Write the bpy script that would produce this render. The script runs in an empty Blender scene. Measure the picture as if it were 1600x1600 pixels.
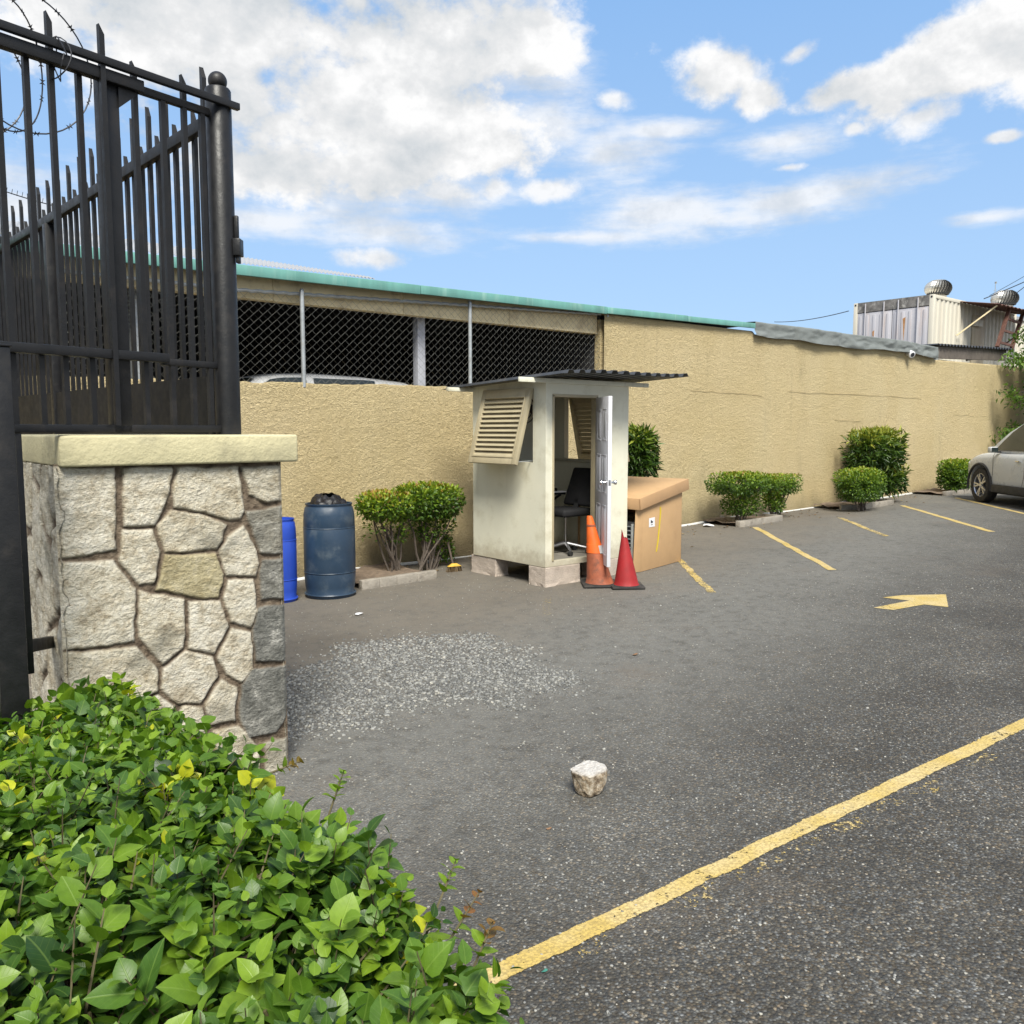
import bpy, bmesh, math, random
import numpy as np
from mathutils import Vector, Matrix, Quaternion
random.seed(7); RNG = np.random.default_rng(7)
sc = bpy.context.scene
COL = sc.collection
R = math.radians

# ------------------------------------------------------------------ camera geometry
F = 1326.; CA = R(50.4); CP = math.atan(128 / F); H = 1.7
c_r = (math.sin(CA), -math.cos(CA), 0)
c_f = (math.cos(CP) * math.cos(CA), math.cos(CP) * math.sin(CA), -math.sin(CP))
c_u = (math.sin(CP) * math.cos(CA), math.sin(CP) * math.sin(CA), math.cos(CP))
def ray(x, y):
    a, b = x - 800, 800 - y
    return [F * c_f[i] + a * c_r[i] + b * c_u[i] for i in range(3)]
def gz(x): return 0.019 * (max(-8, min(30, x)) - 7)          # the lot rises gently along X
def gp(x, y):                                                # pixel of the photo -> point on the lot
    d = ray(x, y); X = 5
    for _ in range(60):
        t = (gz(X) - H) / d[2]; X = .5 * X + .5 * t * d[0]
    t = (gz(X) - H) / d[2]; return (t * d[0], t * d[1], H + t * d[2])
def wy(x, y, Y):
    d = ray(x, y); t = Y / d[1]; return (t * d[0], Y, H + t * d[2])
def wx(x, y, X):
    d = ray(x, y); t = X / d[0]; return (X, t * d[1], H + t * d[2])
def zat(X, Y, py):                                           # height above a plan point seen at row py
    k = (800 - py) / F
    # (dot u)/(dot f) = k
    a = X * c_u[0] + Y * c_u[1]; b = X * c_f[0] + Y * c_f[1]
    dz = (k * b - a) / (c_u[2] - k * c_f[2]); return H + dz
def at(x, y, d):                                             # pixel at horizontal depth d
    v = ray(x, y); h = v[0] * math.cos(CA) + v[1] * math.sin(CA); t = d / h
    return (t * v[0], t * v[1], H + t * v[2])

# ------------------------------------------------------------------ noise
def _h(i, j, k):
    n = (i * 374761393 + j * 668265263 + k * 2147483647 % 4294967291) & 0xffffffff
    n = ((n ^ (n >> 13)) * 1274126177) & 0xffffffff
    n = ((n ^ (n >> 16)) * 2246822519) & 0xffffffff
    return ((n ^ (n >> 15)) & 0xffff) / 65535.0
def vnoise(p):
    p = np.asarray(p, dtype=np.float64); i = np.floor(p).astype(np.int64); f = p - i; f = f * f * (3 - 2 * f)
    out = 0
    for a in (0, 1):
        for b in (0, 1):
            for c in (0, 1):
                w = (f[:, 0] if a else 1 - f[:, 0]) * (f[:, 1] if b else 1 - f[:, 1]) * (f[:, 2] if c else 1 - f[:, 2])
                out = out + w * _h(i[:, 0] + a + 1000, i[:, 1] + b + 1000, (i[:, 2] + c + 1000) * 1013)
    return out * 2 - 1
def fbm(p, o=3):
    s = 0; a = 1.; p = np.asarray(p, dtype=np.float64)
    for k in range(o): s = s + a * vnoise(p + 17.3 * k); p = p * 2.03; a *= .5
    return s

# ------------------------------------------------------------------ mesh helpers
WL = {}
class MB:
    def __init__(s): s.v = []; s.f = []
    def add(s, vs, fs):
        o = len(s.v); s.v += [tuple(v) for v in vs]; s.f += [tuple(i + o for i in f) for f in fs]; return s
    def box(s, x0, x1, y0, y1, z0, z1, M=None):
        vs = [Vector((x, y, z)) for z in (z0, z1) for y in (y0, y1) for x in (x0, x1)]
        if M is not None: vs = [M @ v for v in vs]
        return s.add(vs, [(0, 2, 3, 1), (4, 5, 7, 6), (0, 1, 5, 4), (2, 6, 7, 3), (0, 4, 6, 2), (1, 3, 7, 5)])
    def bar(s, a, b, w, h, up=(0, 0, 1)):                    # square bar from a to b
        a = Vector(a); b = Vector(b); d = (b - a); L = d.length; d.normalize()
        x = d.cross(Vector(up))
        if x.length < 1e-4: x = d.cross(Vector((1, 0, 0)))
        x.normalize(); y = x.cross(d)
        M = Matrix((x, d, y)).transposed().to_4x4(); M.translation = a
        return s.box(-w / 2, w / 2, 0, L, -h / 2, h / 2, M)
    def tube(s, pts, r, n=8, cap=True):
        pts = [Vector(p) for p in pts]; rs = r if isinstance(r, (list, tuple)) else [r] * len(pts)
        o = []; ref = None
        for i, p in enumerate(pts):
            t = (pts[min(i + 1, len(pts) - 1)] - pts[max(i - 1, 0)]).normalized()
            if ref is None:
                ref = t.cross(Vector((0, 0, 1)))
                if ref.length < 1e-3: ref = t.cross(Vector((1, 0, 0)))
            x = (ref - t * ref.dot(t)); x.normalize(); ref = x; y = t.cross(x)
            o += [p + x * rs[i] * math.cos(2 * math.pi * k / n) + y * rs[i] * math.sin(2 * math.pi * k / n) for k in range(n)]
        fs = []
        for i in range(len(pts) - 1):
            for k in range(n):
                k2 = (k + 1) % n
                fs.append((i * n + k, i * n + k2, (i + 1) * n + k2, (i + 1) * n + k))
        if cap:
            fs.append(tuple(range(n - 1, -1, -1))); fs.append(tuple((len(pts) - 1) * n + k for k in range(n)))
        return s.add(o, fs)
    def lathe(s, prof, n=32, c=(0, 0, 0), M=None, closed=False):
        o = []
        for r, z in prof:
            o += [Vector((r * math.cos(2 * math.pi * k / n), r * math.sin(2 * math.pi * k / n), z)) for k in range(n)]
        if M is not None: o = [M @ v for v in o]
        o = [v + Vector(c) for v in o]; fs = []; m = len(prof)
        for i in range(m if closed else m - 1):
            j = (i + 1) % m
            for k in range(n):
                k2 = (k + 1) % n; fs.append((i * n + k, i * n + k2, j * n + k2, j * n + k))
        if not closed:
            if prof[0][0] > 1e-5: fs.append(tuple(range(n - 1, -1, -1)))
            if prof[-1][0] > 1e-5: fs.append(tuple((m - 1) * n + k for k in range(n)))
        return s.add(o, fs)
    def prism(s, poly, d):                                   # polygon of 3-D points pushed along d
        n = len(poly); d = Vector(d); a = [Vector(p) for p in poly]
        return s.add(a + [p + d for p in a], [tuple(range(n - 1, -1, -1)), tuple(range(n, 2 * n))] + [(i, (i + 1) % n, n + (i + 1) % n, n + i) for i in range(n)])
    def grid(s, P, nu, nv):                                  # P: list of (nu*nv) points, u fastest
        return s.add(P, [(j * nu + i, j * nu + i + 1, (j + 1) * nu + i + 1, (j + 1) * nu + i) for j in range(nv - 1) for i in range(nu - 1)])
    def build(s, name, mat, parent=None, smooth=False, bevel=0, seg=2, angle=None):
        off = Vector(WL.get(parent.name, (0, 0, 0))) if parent else Vector((0, 0, 0))
        me = bpy.data.meshes.new(name)
        me.from_pydata([tuple(Vector(v) - off) for v in s.v], [], s.f); me.update()
        o = link(name, me, mat, parent, smooth)
        bm = bmesh.new(); bm.from_mesh(me); bmesh.ops.recalc_face_normals(bm, faces=bm.faces[:])
        if bevel:
            es = [e for e in bm.edges if len(e.link_faces) == 2 and e.calc_face_angle(0) > .6]
            bmesh.ops.bevel(bm, geom=es, offset=bevel, segments=seg, affect='EDGES', profile=.5, clamp_overlap=True)
        bm.to_mesh(me); bm.free()
        if smooth or bevel:
            me.polygons.foreach_set('use_smooth', [True] * len(me.polygons))
            me.set_sharp_from_angle(angle=R(angle if angle else 38))
        return o
def link(name, me, mat, parent=None, smooth=False):
    o = bpy.data.objects.new(name, me); COL.objects.link(o)
    if mat is not None and not me.materials: me.materials.append(mat)
    if smooth: me.polygons.foreach_set('use_smooth', [True] * len(me.polygons))
    if parent:
        o.parent = parent; WL[o.name] = WL.get(parent.name, (0, 0, 0))
    return o
def thing(name, label, cat, loc=(0, 0, 0), group=None):
    o = bpy.data.objects.new(name, None); COL.objects.link(o); o.location = loc; WL[o.name] = tuple(loc)
    o.empty_display_size = .1
    return tag(o, label, cat, group)
def tag(o, label, cat, group=None):
    o['label'] = label; o['category'] = cat
    if group: o['group'] = group
    return o
def struct(o, kind='structure'): o['kind'] = kind; return o
def npmesh(name, V, Fc, mat, parent=None, smooth=True, attrs=None, uv=None):
    off = np.array(WL.get(parent.name, (0, 0, 0))) if parent else np.zeros(3)
    me = bpy.data.meshes.new(name); V = np.asarray(V, dtype=np.float64) - off
    Fc = np.asarray(Fc, dtype=np.int32); k = Fc.shape[1]
    me.vertices.add(len(V)); me.vertices.foreach_set('co', V.astype(np.float32).ravel())
    me.loops.add(Fc.size); me.loops.foreach_set('vertex_index', Fc.ravel())
    me.polygons.add(len(Fc)); me.polygons.foreach_set('loop_start', np.arange(0, Fc.size, k, dtype=np.int32))
    me.update(calc_edges=True); me.validate()
    for nm, (dom, arr) in (attrs or {}).items():
        at_ = me.attributes.new(nm, 'FLOAT', dom); at_.data.foreach_set('value', np.asarray(arr, dtype=np.float32))
    if uv is not None:
        l = me.uv_layers.new(name='UVMap'); l.data.foreach_set('uv', np.asarray(uv, dtype=np.float32)[Fc.ravel()].ravel())
    return link(name, me, mat, parent, smooth)
def gridfaces(nu, nv):
    i, j = np.meshgrid(np.arange(nu - 1), np.arange(nv - 1)); a = (j * nu + i).ravel()
    return np.stack([a, a + 1, a + nu + 1, a + nu], 1)

# ------------------------------------------------------------------ material helpers
class NT:
    def __init__(s, tree): s.t = tree; s.n = tree.nodes; s.l = tree.links
    def __call__(s, typ, out=0, props=None, **inp):
        nd = s.n.new(typ)
        for k, v in (props or {}).items(): setattr(nd, k, v)
        for k, v in inp.items():
            key = int(k[1:]) if k[0] == 'i' and k[1:].isdigit() else k.replace('_', ' ')
            so = nd.inputs[key]
            if isinstance(v, bpy.types.NodeSocket): s.l.new(v, so)
            else: so.default_value = v
        return nd.outputs[out] if out is not None else nd
    def math(s, op, a, b=0., c=0., clamp=False):
        return s('ShaderNodeMath', props={'operation': op, 'use_clamp': clamp}, i0=a, i1=b, i2=c)
    def mix(s, f, a, b, bt='MIX'):
        nd = s.n.new('ShaderNodeMix'); nd.data_type = 'RGBA'; nd.blend_type = bt; nd.clamp_factor = True
        for so, v in ((nd.inputs[0], f), (nd.inputs[6], a), (nd.inputs[7], b)):
            if isinstance(v, bpy.types.NodeSocket): s.l.new(v, so)
            else: so.default_value = v if not isinstance(v, tuple) or len(v) == 4 else (*v, 1)
        return nd.outputs[2]
    def ramp(s, f, stops, interp='LINEAR'):
        nd = s.n.new('ShaderNodeValToRGB'); e = nd.color_ramp.elements; nd.color_ramp.interpolation = interp
        while len(e) < len(stops): e.new(.5)
        for q, (p, c) in zip(e, stops):
            q.position = p; q.color = (c, c, c, 1) if isinstance(c, (int, float)) else (*c, 1)
        s.l.new(f, nd.inputs[0]); return nd.outputs[0]
    def noise(s, vec, scale, detail=4, rough=.55, dist=0, out=0):
        return s('ShaderNodeTexNoise', out=out, Vector=vec, Scale=scale, Detail=detail, Roughness=rough, Distortion=dist)
    def rng(s, v, a, b, c=0., d=1., smooth=True):
        return s('ShaderNodeMapRange', props={'interpolation_type': 'SMOOTHSTEP' if smooth else 'LINEAR'}, Value=v, i1=a, i2=b, i3=c, i4=d)
def newmat(name):
    m = bpy.data.materials.new(name); m.use_nodes = True
    nt = NT(m.node_tree); b = m.node_tree.nodes['Principled BSDF']
    return m, nt, b
def C(c): return (*c, 1)
def mat(name, col, rough=.6, metal=0., var=.12, vs=4., dirt=None, da=.5, ds=3., bump=0., bs=60., spec=.5, streak=False):
    m, nt, b = newmat(name)
    co = nt('ShaderNodeTexCoord', out=3)
    vec = co
    if streak: vec = nt('ShaderNodeMapping', Vector=co, Scale=(1, 1, .12))
    n = nt.noise(vec, vs, 5, .6)
    lo = tuple(x * (1 - var) for x in col); hi = tuple(min(1, x * (1 + var)) for x in col)
    c = nt.ramp(n, [(.3, lo), (.7, hi)])
    if dirt:
        n2 = nt.noise(vec, ds, 6, .65)
        c = nt.mix(nt.rng(n2, .5, .72, 0, da), c, C(dirt))
    nt.l.new(c, b.inputs['Base Color'])
    rr = nt.rng(nt.noise(co, vs * 3, 3), .3, .7, max(0, rough - .08), min(1, rough + .08))
    nt.l.new(rr, b.inputs['Roughness']); b.inputs['Metallic'].default_value = metal
    b.inputs['Specular IOR Level'].default_value = spec
    if bump:
        bn = nt('ShaderNodeBump', Height=nt.noise(co, bs, 4, .6), Strength=bump, Distance=.02)
        nt.l.new(bn, b.inputs['Normal'])
    return m
def leafmat(name, stops, trans=.22, rough=.45, vein=False):
    m, nt, b = newmat(name)
    a = nt('ShaderNodeAttribute', out=2, props={'attribute_name': 'rnd'})
    c = nt.ramp(a, stops)
    if vein:
        uv = nt('ShaderNodeTexCoord', out=2); s_ = nt('ShaderNodeSeparateXYZ', out=None, Vector=uv)
        u = nt.math('ABSOLUTE', nt.math('SUBTRACT', s_.outputs[0], .5))
        mid = nt.rng(u, .012, .035, 1, 0)
        w = nt.math('FRACT', nt.math('MULTIPLY_ADD', s_.outputs[1], 6., nt.math('MULTIPLY', u, -4.5)))
        sv = nt.rng(nt.math('ABSOLUTE', nt.math('SUBTRACT', w, .5)), .0, .07, .45, 0)
        vn = nt.math('MAXIMUM', mid, sv)
        c2 = nt.mix(.4, c, (.30, .42, .09, 1)); c = nt.mix(nt.math('MULTIPLY', vn, .55), c, c2)
        nz = nt.noise(nt('ShaderNodeTexCoord', out=3), 60, 3)
        c = nt.mix(nt.rng(nz, .35, .7, 0, .35), c, nt.mix(1., c, (.55, .6, .5, 1), 'MULTIPLY'))
        bn = nt('ShaderNodeBump', Height=vn, Strength=.25, Distance=.002, props={'invert': True}); nt.l.new(bn, b.inputs['Normal'])
    nt.l.new(c, b.inputs['Base Color']); b.inputs['Roughness'].default_value = rough
    b.inputs['Specular IOR Level'].default_value = .4
    tr = nt('ShaderNodeBsdfTranslucent', Color=nt.mix(1., c, (1.3, 1.5, .5, 1), 'MULTIPLY'))
    mx = nt('ShaderNodeMixShader', i0=trans, i1=b.outputs[0], i2=tr)
    nt.l.new(mx, m.node_tree.nodes['Material Output'].inputs[0]); return m

# ------------------------------------------------------------------ world, sun, camera
SUN_EL, SUN_AZ = R(51), (-.54, -.84)
S = Vector((SUN_AZ[0], SUN_AZ[1], 0)).normalized() * math.cos(SUN_EL) + Vector((0, 0, math.sin(SUN_EL)))
w = bpy.data.worlds.new('World'); sc.world = w; w.use_nodes = True
nt = NT(w.node_tree); bg = w.node_tree.nodes['Background']
sky = nt('ShaderNodeTexSky', out=None, props={'sky_type': 'NISHITA', 'sun_disc': False, 'sun_elevation': SUN_EL,
         'sun_rotation': math.atan2(S.x, S.y), 'air_density': 1.0, 'dust_density': .6, 'ozone_density': 2.0})
SKY_STR = .115
dirv = nt('ShaderNodeTexCoord', out=0)
sx = nt('ShaderNodeSeparateXYZ', out=None, Vector=nt('ShaderNodeVectorMath', props={'operation': 'NORMALIZE'}, i0=dirv))
el = nt.math('ARCSINE', sx.outputs[2]); az = nt.math('ARCTAN2', sx.outputs[1], sx.outputs[0])
# clouds: fields laid out in azimuth / elevation, broken up by noise
nv = nt('ShaderNodeVectorMath', props={'operation': 'MULTIPLY'}, i0=dirv, i1=(1, 1, 1.35))
nA = nt.noise(nv, 6.5, 12, .60); nB = nt.noise(nv, 24., 8, .62)
off = nt('ShaderNodeVectorMath', props={'operation': 'ADD'}, i0=nv, i1=(S.x * .028, S.y * .028, S.z * .028 + .012))
nA2 = nt.noise(off, 6.5, 12, .60)  # towards the sun: gives the clouds their relief
def azel(px, py):
    d = Vector(ray(px, py)).normalized(); return math.atan2(d.y, d.x), math.asin(d.z)
def blob(px, py, rx, ry, rot=0.):
    """1 at the middle of the ellipse, 0 on its rim"""
    a0, e0 = azel(px, py); a1, _ = azel(px + rx, py); _, e1 = azel(px, py - ry)
    ra, re = abs(a1 - a0), abs(e1 - e0)
    da = nt.math('SUBTRACT', az, a0); de = nt.math('SUBTRACT', el, e0)
    cr, sr = math.cos(rot), math.sin(rot)                     # azimuth grows to the left
    x = nt.math('ADD', nt.math('MULTIPLY', da, -cr / ra), nt.math('MULTIPLY', de, -sr / ra)); y = nt.math('ADD', nt.math('MULTIPLY', da, -sr / re), nt.math('MULTIPLY', de, cr / re))
    q = nt.math('SQRT', nt.math('ADD', nt.math('MULTIPLY', x, x), nt.math('MULTIPLY', y, y)))
    return nt.math('SUBTRACT', 1., q)
def field(bl):
    f_ = bl[0]
    for b_ in bl[1:]: f_ = nt.math('SMOOTH_MAX', f_, b_, .15)
    return f_
cum = field([blob(330, 20, 620, 170), blob(560, 170, 330, 130), blob(830, 70, 110, 90), blob(430, 265, 260, 95), blob(740, 215, 150, 85), blob(600, 265, 130, 60),
             blob(1125, 120, 100, 66), blob(1185, 150, 62, 46), blob(1460, 110, 190, 62, -.25), blob(1320, 140, 100, 34, -.2), blob(1600, 60, 130, 95)])
small = field([blob(862, 296, 62, 24), blob(775, 292, 34, 26), blob(690, 298, 70, 30), blob(585, 402, 78, 24), blob(1246, 83, 40, 17, -.3), blob(1440, 182, 68, 30, -.3), blob(958, 156, 34, 24), blob(1232, 262, 30, 9), blob(1565, 214, 34, 10), blob(1335, 200, 22, 14)])
wisp = field([blob(950, 240, 120, 58), blob(1235, 225, 110, 34), blob(1250, 310, 240, 50, -.08), blob(1040, 335, 190, 48), blob(640, 360, 280, 36), blob(430, 345, 150, 40), blob(1560, 338, 110, 16), blob(30, 330, 300, 110), blob(900, 370, 200, 14), blob(560, 285, 300, 80), blob(850, 190, 130, 110), blob(1010, 205, 120, 20)])
nA_ = nt.math('SUBTRACT', nA, .5); nB_ = nt.math('SUBTRACT', nB, .5)
dn = nt.math('MULTIPLY_ADD', nA_, 2.3, nt.math('MULTIPLY', nB_, .75))
dn2 = nt.math('MULTIPLY_ADD', nA_, 1.4, nt.math('MULTIPLY', nB_, 1.9))
c1 = nt.rng(nt.math('ADD', cum, nt.math('MULTIPLY_ADD', nB_, .5, dn)), -.06, .50, 0, 1.); c2 = nt.rng(nt.math('ADD', small, dn2), -.08, .8, 0, .92)
nW = nt.noise(nt('ShaderNodeVectorMath', props={'operation': 'MULTIPLY'}, i0=dirv, i1=(1, 1, 4.5)), 6., 10, .62)
c3 = nt.rng(nt.math('ADD', wisp, nt.math('MULTIPLY_ADD', nt.math('SUBTRACT', nW, .5), 2.6, nt.math('MULTIPLY', nB_, .6))), -.12, 1.0, 0, .80)
cl = nt.math('MAXIMUM', nt.math('MAXIMUM', c1, c2), c3)
# broken cloud over the rest of the dome
far = nt.math('MULTIPLY', nt.rng(nt.noise(nv, 2.2, 8, .6), .40, .56, 0, .95), nt.rng(nt.math('ADD', nt.math('MULTIPLY', sx.outputs[0], c_f[0]), nt.math('MULTIPLY', sx.outputs[1], c_f[1])), .50, .72, 1., 0.))
cl = nt.math('MAXIMUM', cl, far)
relief = nt.math('MULTIPLY', nt.math('SUBTRACT', nA, nA2), 2.4)
a0, e0 = azel(430, 0)
gx = nt.math('MULTIPLY', nt.math('SUBTRACT', az, a0), 1 / .36); gy = nt.math('MULTIPLY', nt.math('SUBTRACT', el, e0 + .01), 1 / .13)
grey = nt.rng(nt.math('ADD', nt.math('MULTIPLY', gx, gx), nt.math('MULTIPLY', gy, gy)), .0, 1.2, .42, 0)
a1_, e1_ = azel(470, 235)
hx_ = nt.math('MULTIPLY', nt.math('SUBTRACT', az, a1_), 1 / .20); hy_ = nt.math('MULTIPLY', nt.math('SUBTRACT', el, e1_), 1 / .05)
grey2 = nt.rng(nt.math('ADD', nt.math('MULTIPLY', hx_, hx_), nt.math('MULTIPLY', hy_, hy_)), .1, 1.3, .22, 0)
lv = nt.math('SUBTRACT', nt.math('ADD', nt.math('MULTIPLY_ADD', nt.math('SUBTRACT', nt.noise(nv, 3.6, 6, .5), .5), 1.5, .90), nt.math('ADD', relief, nt.math('MULTIPLY', nB_, .50))), nt.math('ADD', grey, grey2))
ccol = nt.ramp(lv, [(0., (.46, .52, .57)), (.45, (.68, .715, .745)), (.75, (.83, .84, .85)), (1., (1., 1., 1.))])
blue = nt.ramp(nt.math('MULTIPLY', el, 1 / 1.2), [(0., (.44, .655, .93)), (.16, (.39, .61, .93)), (.38, (.275, .51, .89)), (1., (.15, .32, .70))])
blues = nt('ShaderNodeVectorMath', out=0, props={'operation': 'SCALE'}, i0=blue, Scale=.64 / SKY_STR)
skyc = nt.mix(.85, sky.outputs[0], blues)
# clouds are given in display-like radiance; divide by the background strength
ccs = nt('ShaderNodeVectorMath', out=0, props={'operation': 'SCALE'}, i0=ccol, Scale=.615 / SKY_STR)
CLOUDN = ccs.node
fin = nt.mix(cl, skyc, ccs)
nt.l.new(fin, bg.inputs[0]); bg.inputs[1].default_value = SKY_STR
sl = bpy.data.lights.new('sun', 'SUN'); sl.energy = 3.8; sl.angle = R(22); sl.color = (1, .965, .86)
so = bpy.data.objects.new('sun', sl); COL.objects.link(so); so.rotation_euler = S.to_track_quat('Z', 'Y').to_euler(); so.location = (0, 0, 20)
cd = bpy.data.cameras.new('camera'); cam = bpy.data.objects.new('camera', cd); COL.objects.link(cam)
cam.location = (0, 0, H); cam.rotation_euler = Matrix((c_r, c_u, tuple(-q for q in c_f))).transposed().to_euler()
cd.sensor_width = 36; cd.sensor_fit = 'HORIZONTAL'; cd.lens = F / 1600 * 36; cd.clip_end = 2000; cd.clip_start = .05
sc.camera = cam
sc.view_settings.view_transform = 'Standard'; sc.view_settings.look = 'None'; sc.view_settings.gamma = 1; sc.view_settings.use_curve_mapping = False
sc.view_settings.exposure = 0.70
try: sc.cycles.use_denoising = True; sc.cycles.max_bounces = 8; sc.cycles.transparent_max_bounces = 16
except Exception: pass

# ------------------------------------------------------------------ materials
m_black = mat('black painted steel', (.0085, .0085, .0095), .46, 0, .3, 6, dirt=(.07, .055, .045), da=.14, ds=9, bump=.08, bs=90, spec=.4)
m_blackflat = mat('black sheet steel', (.014, .0135, .0135), .65, 0, .3, 5, dirt=(.03, .027, .024), da=.3, spec=.2, ds=4)
m_wire = mat('razor wire steel', (.05, .05, .055), .45, .6, .2)
m_cap = mat('yellowed cream paint', (.52, .47, .29), .75, 0, .12, 3, dirt=(.24, .22, .15), da=.6, ds=3.2, bump=.3, bs=45)
m_cream = mat('cream painted render', (.70, .68, .55), .6, 0, .06, 2, dirt=(.46, .42, .29), da=.6, ds=2.2, bump=.10, bs=60)
m_creamin = mat('cream board lining', (.45, .42, .33), .7, 0, .08, 3)
m_louvre = mat('tan louvre paint', (.42, .36, .235), .5, 0, .07, 5, dirt=(.25, .21, .14), da=.35, ds=6)
m_doorw = mat('white door paint', (.66, .66, .70), .4, 0, .04, 3, dirt=(.45, .43, .40), da=.35, ds=2.5)
m_chrome = mat('chrome', (.75, .75, .76), .15, 1, .05)
m_galv = mat('galvanised steel', (.42, .44, .45), .45, .55, .15, 12, dirt=(.3, .26, .2), da=.3, ds=8)
m_meshw = mat('weathered wire', (.17, .17, .155), .6, .1, .2)
m_roofdark = mat('dark roofing sheet', (.055, .058, .065), .42, .15, .25, 6, dirt=(.16, .14, .12), da=.3, ds=5)
m_teal = mat('weathered teal paint', (.125, .31, .275), .6, 0, .2, 4, dirt=(.25, .42, .37), da=.7, ds=7, streak=True)
m_beam = mat('faded beige beam paint', (.78, .65, .40), .7, 0, .10, 3, dirt=(.34, .25, .15), da=.5, ds=5)
m_zinc = mat('aged zinc sheet', (.42, .42, .42), .5, .35, .12, 3, dirt=(.28, .24, .20), da=.4, ds=3)
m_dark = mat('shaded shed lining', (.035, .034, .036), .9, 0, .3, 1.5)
m_greycol = mat('grey column paint', (.42, .43, .48), .6, 0, .1, 4)
m_conc = mat('rough concrete', (.30, .27, .23), .9, 0, .2, 6, dirt=(.14, .12, .10), da=.6, ds=5, bump=.5, bs=40)
m_block = mat('pinkish concrete block', (.46, .39, .33), .9, 0, .16, 8, dirt=(.2, .16, .13), da=.5, ds=7, bump=.5, bs=60)
m_soil = mat('dry brown soil', (.17, .125, .09), .95, 0, .3, 12, bump=.8, bs=40)
m_pvc = mat('white plastic pipe', (.62, .62, .60), .4, 0, .08, 3, dirt=(.35, .3, .25), da=.5, ds=3)
m_drum = mat('dark blue plastic', (.020, .042, .076), .45, 0, .18, 2.5, dirt=(.10, .125, .145), da=.55, ds=4, bump=.06, bs=30)
m_drumb = mat('bright blue plastic', (.020, .065, .42), .35, 0, .1, 3)
m_bag = mat('black bin liner', (.008, .007, .009), .5, 0, .2, 8, bump=.4, bs=25)
m_card = mat('corrugated cardboard', (.46, .29, .145), .8, 0, .06, 2.5, dirt=(.36, .22, .11), da=.35, ds=4)
m_cardd = mat('cardboard edge', (.40, .245, .125), .85, 0, .08, 3)
m_tape = mat('yellow strap', (.66, .50, .02), .4, 0, .06)
m_white = mat('white paper', (.74, .74, .76), .6, 0, .03)
m_ink = mat('black ink', (.02, .022, .03), .7, 0, .1)
m_orange = mat('orange cone plastic', (.72, .13, .02), .45, 0, .1, 5, dirt=(.30, .10, .04), da=.35, ds=8)
m_rusty = mat('grimy orange plastic', (.30, .085, .04), .75, 0, .3, 9, dirt=(.13, .06, .04), da=.9, ds=14)
m_red = mat('red cone plastic', (.30, .012, .014), .6, 0, .15, 6, dirt=(.22, .02, .02), da=.5, ds=9)
m_rubber = mat('black rubber', (.022, .021, .02), .75, 0, .3, 8, dirt=(.10, .08, .06), da=.5, ds=9)
m_refl = mat('worn reflective sleeve', (.5, .5, .5), .35, .2, .2, 20)
m_bristle = mat('yellow broom plastic', (.62, .38, .05), .6, 0, .2, 20)
m_stick = mat('dark wooden stick', (.07, .05, .04), .7, 0, .2)
m_chairb = mat('black mesh fabric', (.012, .012, .014), .8, 0, .2)
m_tarp = mat('grey tarpaulin', (.17, .185, .18), .65, 0, .12, 3, dirt=(.12, .13, .13), da=.5, ds=3, bump=.3, bs=12)
m_contw = mat('aged white container paint', (.60, .56, .47), .55, 0, .06, 2, dirt=(.40, .30, .20), da=.35, ds=3, streak=True)
m_contg = mat('faded grey container paint', (.46, .45, .48), .55, 0, .06, 2, dirt=(.40, .22, .10), da=.3, ds=5, streak=True)
m_rust = mat('rusted steel', (.12, .055, .04), .8, .1, .35, 9)
m_old = mat('peeled dark primer', (.16, .15, .14), .8, 0, .5, 6, dirt=(.52, .50, .46), da=1., ds=4.5)
m_bark = mat('grey brown bark', (.10, .08, .065), .9, 0, .3, 15, bump=.5, bs=50)
m_stem = mat('green brown stems', (.09, .075, .035), .8, 0, .3, 15)
m_paint = mat('champagne silver paint', (.58, .585, .57), .32, .05, .03, 2, dirt=(.46, .45, .42), da=.3, ds=2)
m_whitecar = mat('white car paint', (.68, .68, .68), .3, 0, .03)
m_plast = mat('black trim plastic', (.025, .025, .026), .6, 0, .2)
m_rim = mat('alloy rim', (.55, .55, .56), .3, .8, .06)
m_glass, nt, b = newmat('tinted car glass')
b.inputs['Base Color'].default_value = (.02, .028, .026, 1); b.inputs['Roughness'].default_value = .06; b.inputs['Specular IOR Level'].default_value = .8
m_rock, nt, b = newmat('broken coral concrete')
co = nt('ShaderNodeTexCoord', out=3); geo = nt('ShaderNodeNewGeometry', out=1)
zz = nt('ShaderNodeSeparateXYZ', out=2, Vector=geo)
base = nt.ramp(nt.noise(co, 30, 5, .7), [(.36, (.13, .09, .055)), (.5, (.36, .28, .19)), (.64, (.58, .51, .41))])
oz = nt('ShaderNodeSeparateXYZ', out=2, Vector=co)
base = nt.mix(nt.rng(oz, .108, .125, 0, .9), base, nt.ramp(nt.noise(co, 60, 4), [(.3, (.48, .45, .42)), (.7, (.66, .64, .61))]))
nt.l.new(base, b.inputs['Base Color']); b.inputs['Roughness'].default_value = .95
nt.l.new(nt('ShaderNodeBump', Height=nt.noise(co, 55, 5, .7), Strength=.9, Distance=.02), b.inputs['Normal'])

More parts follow.
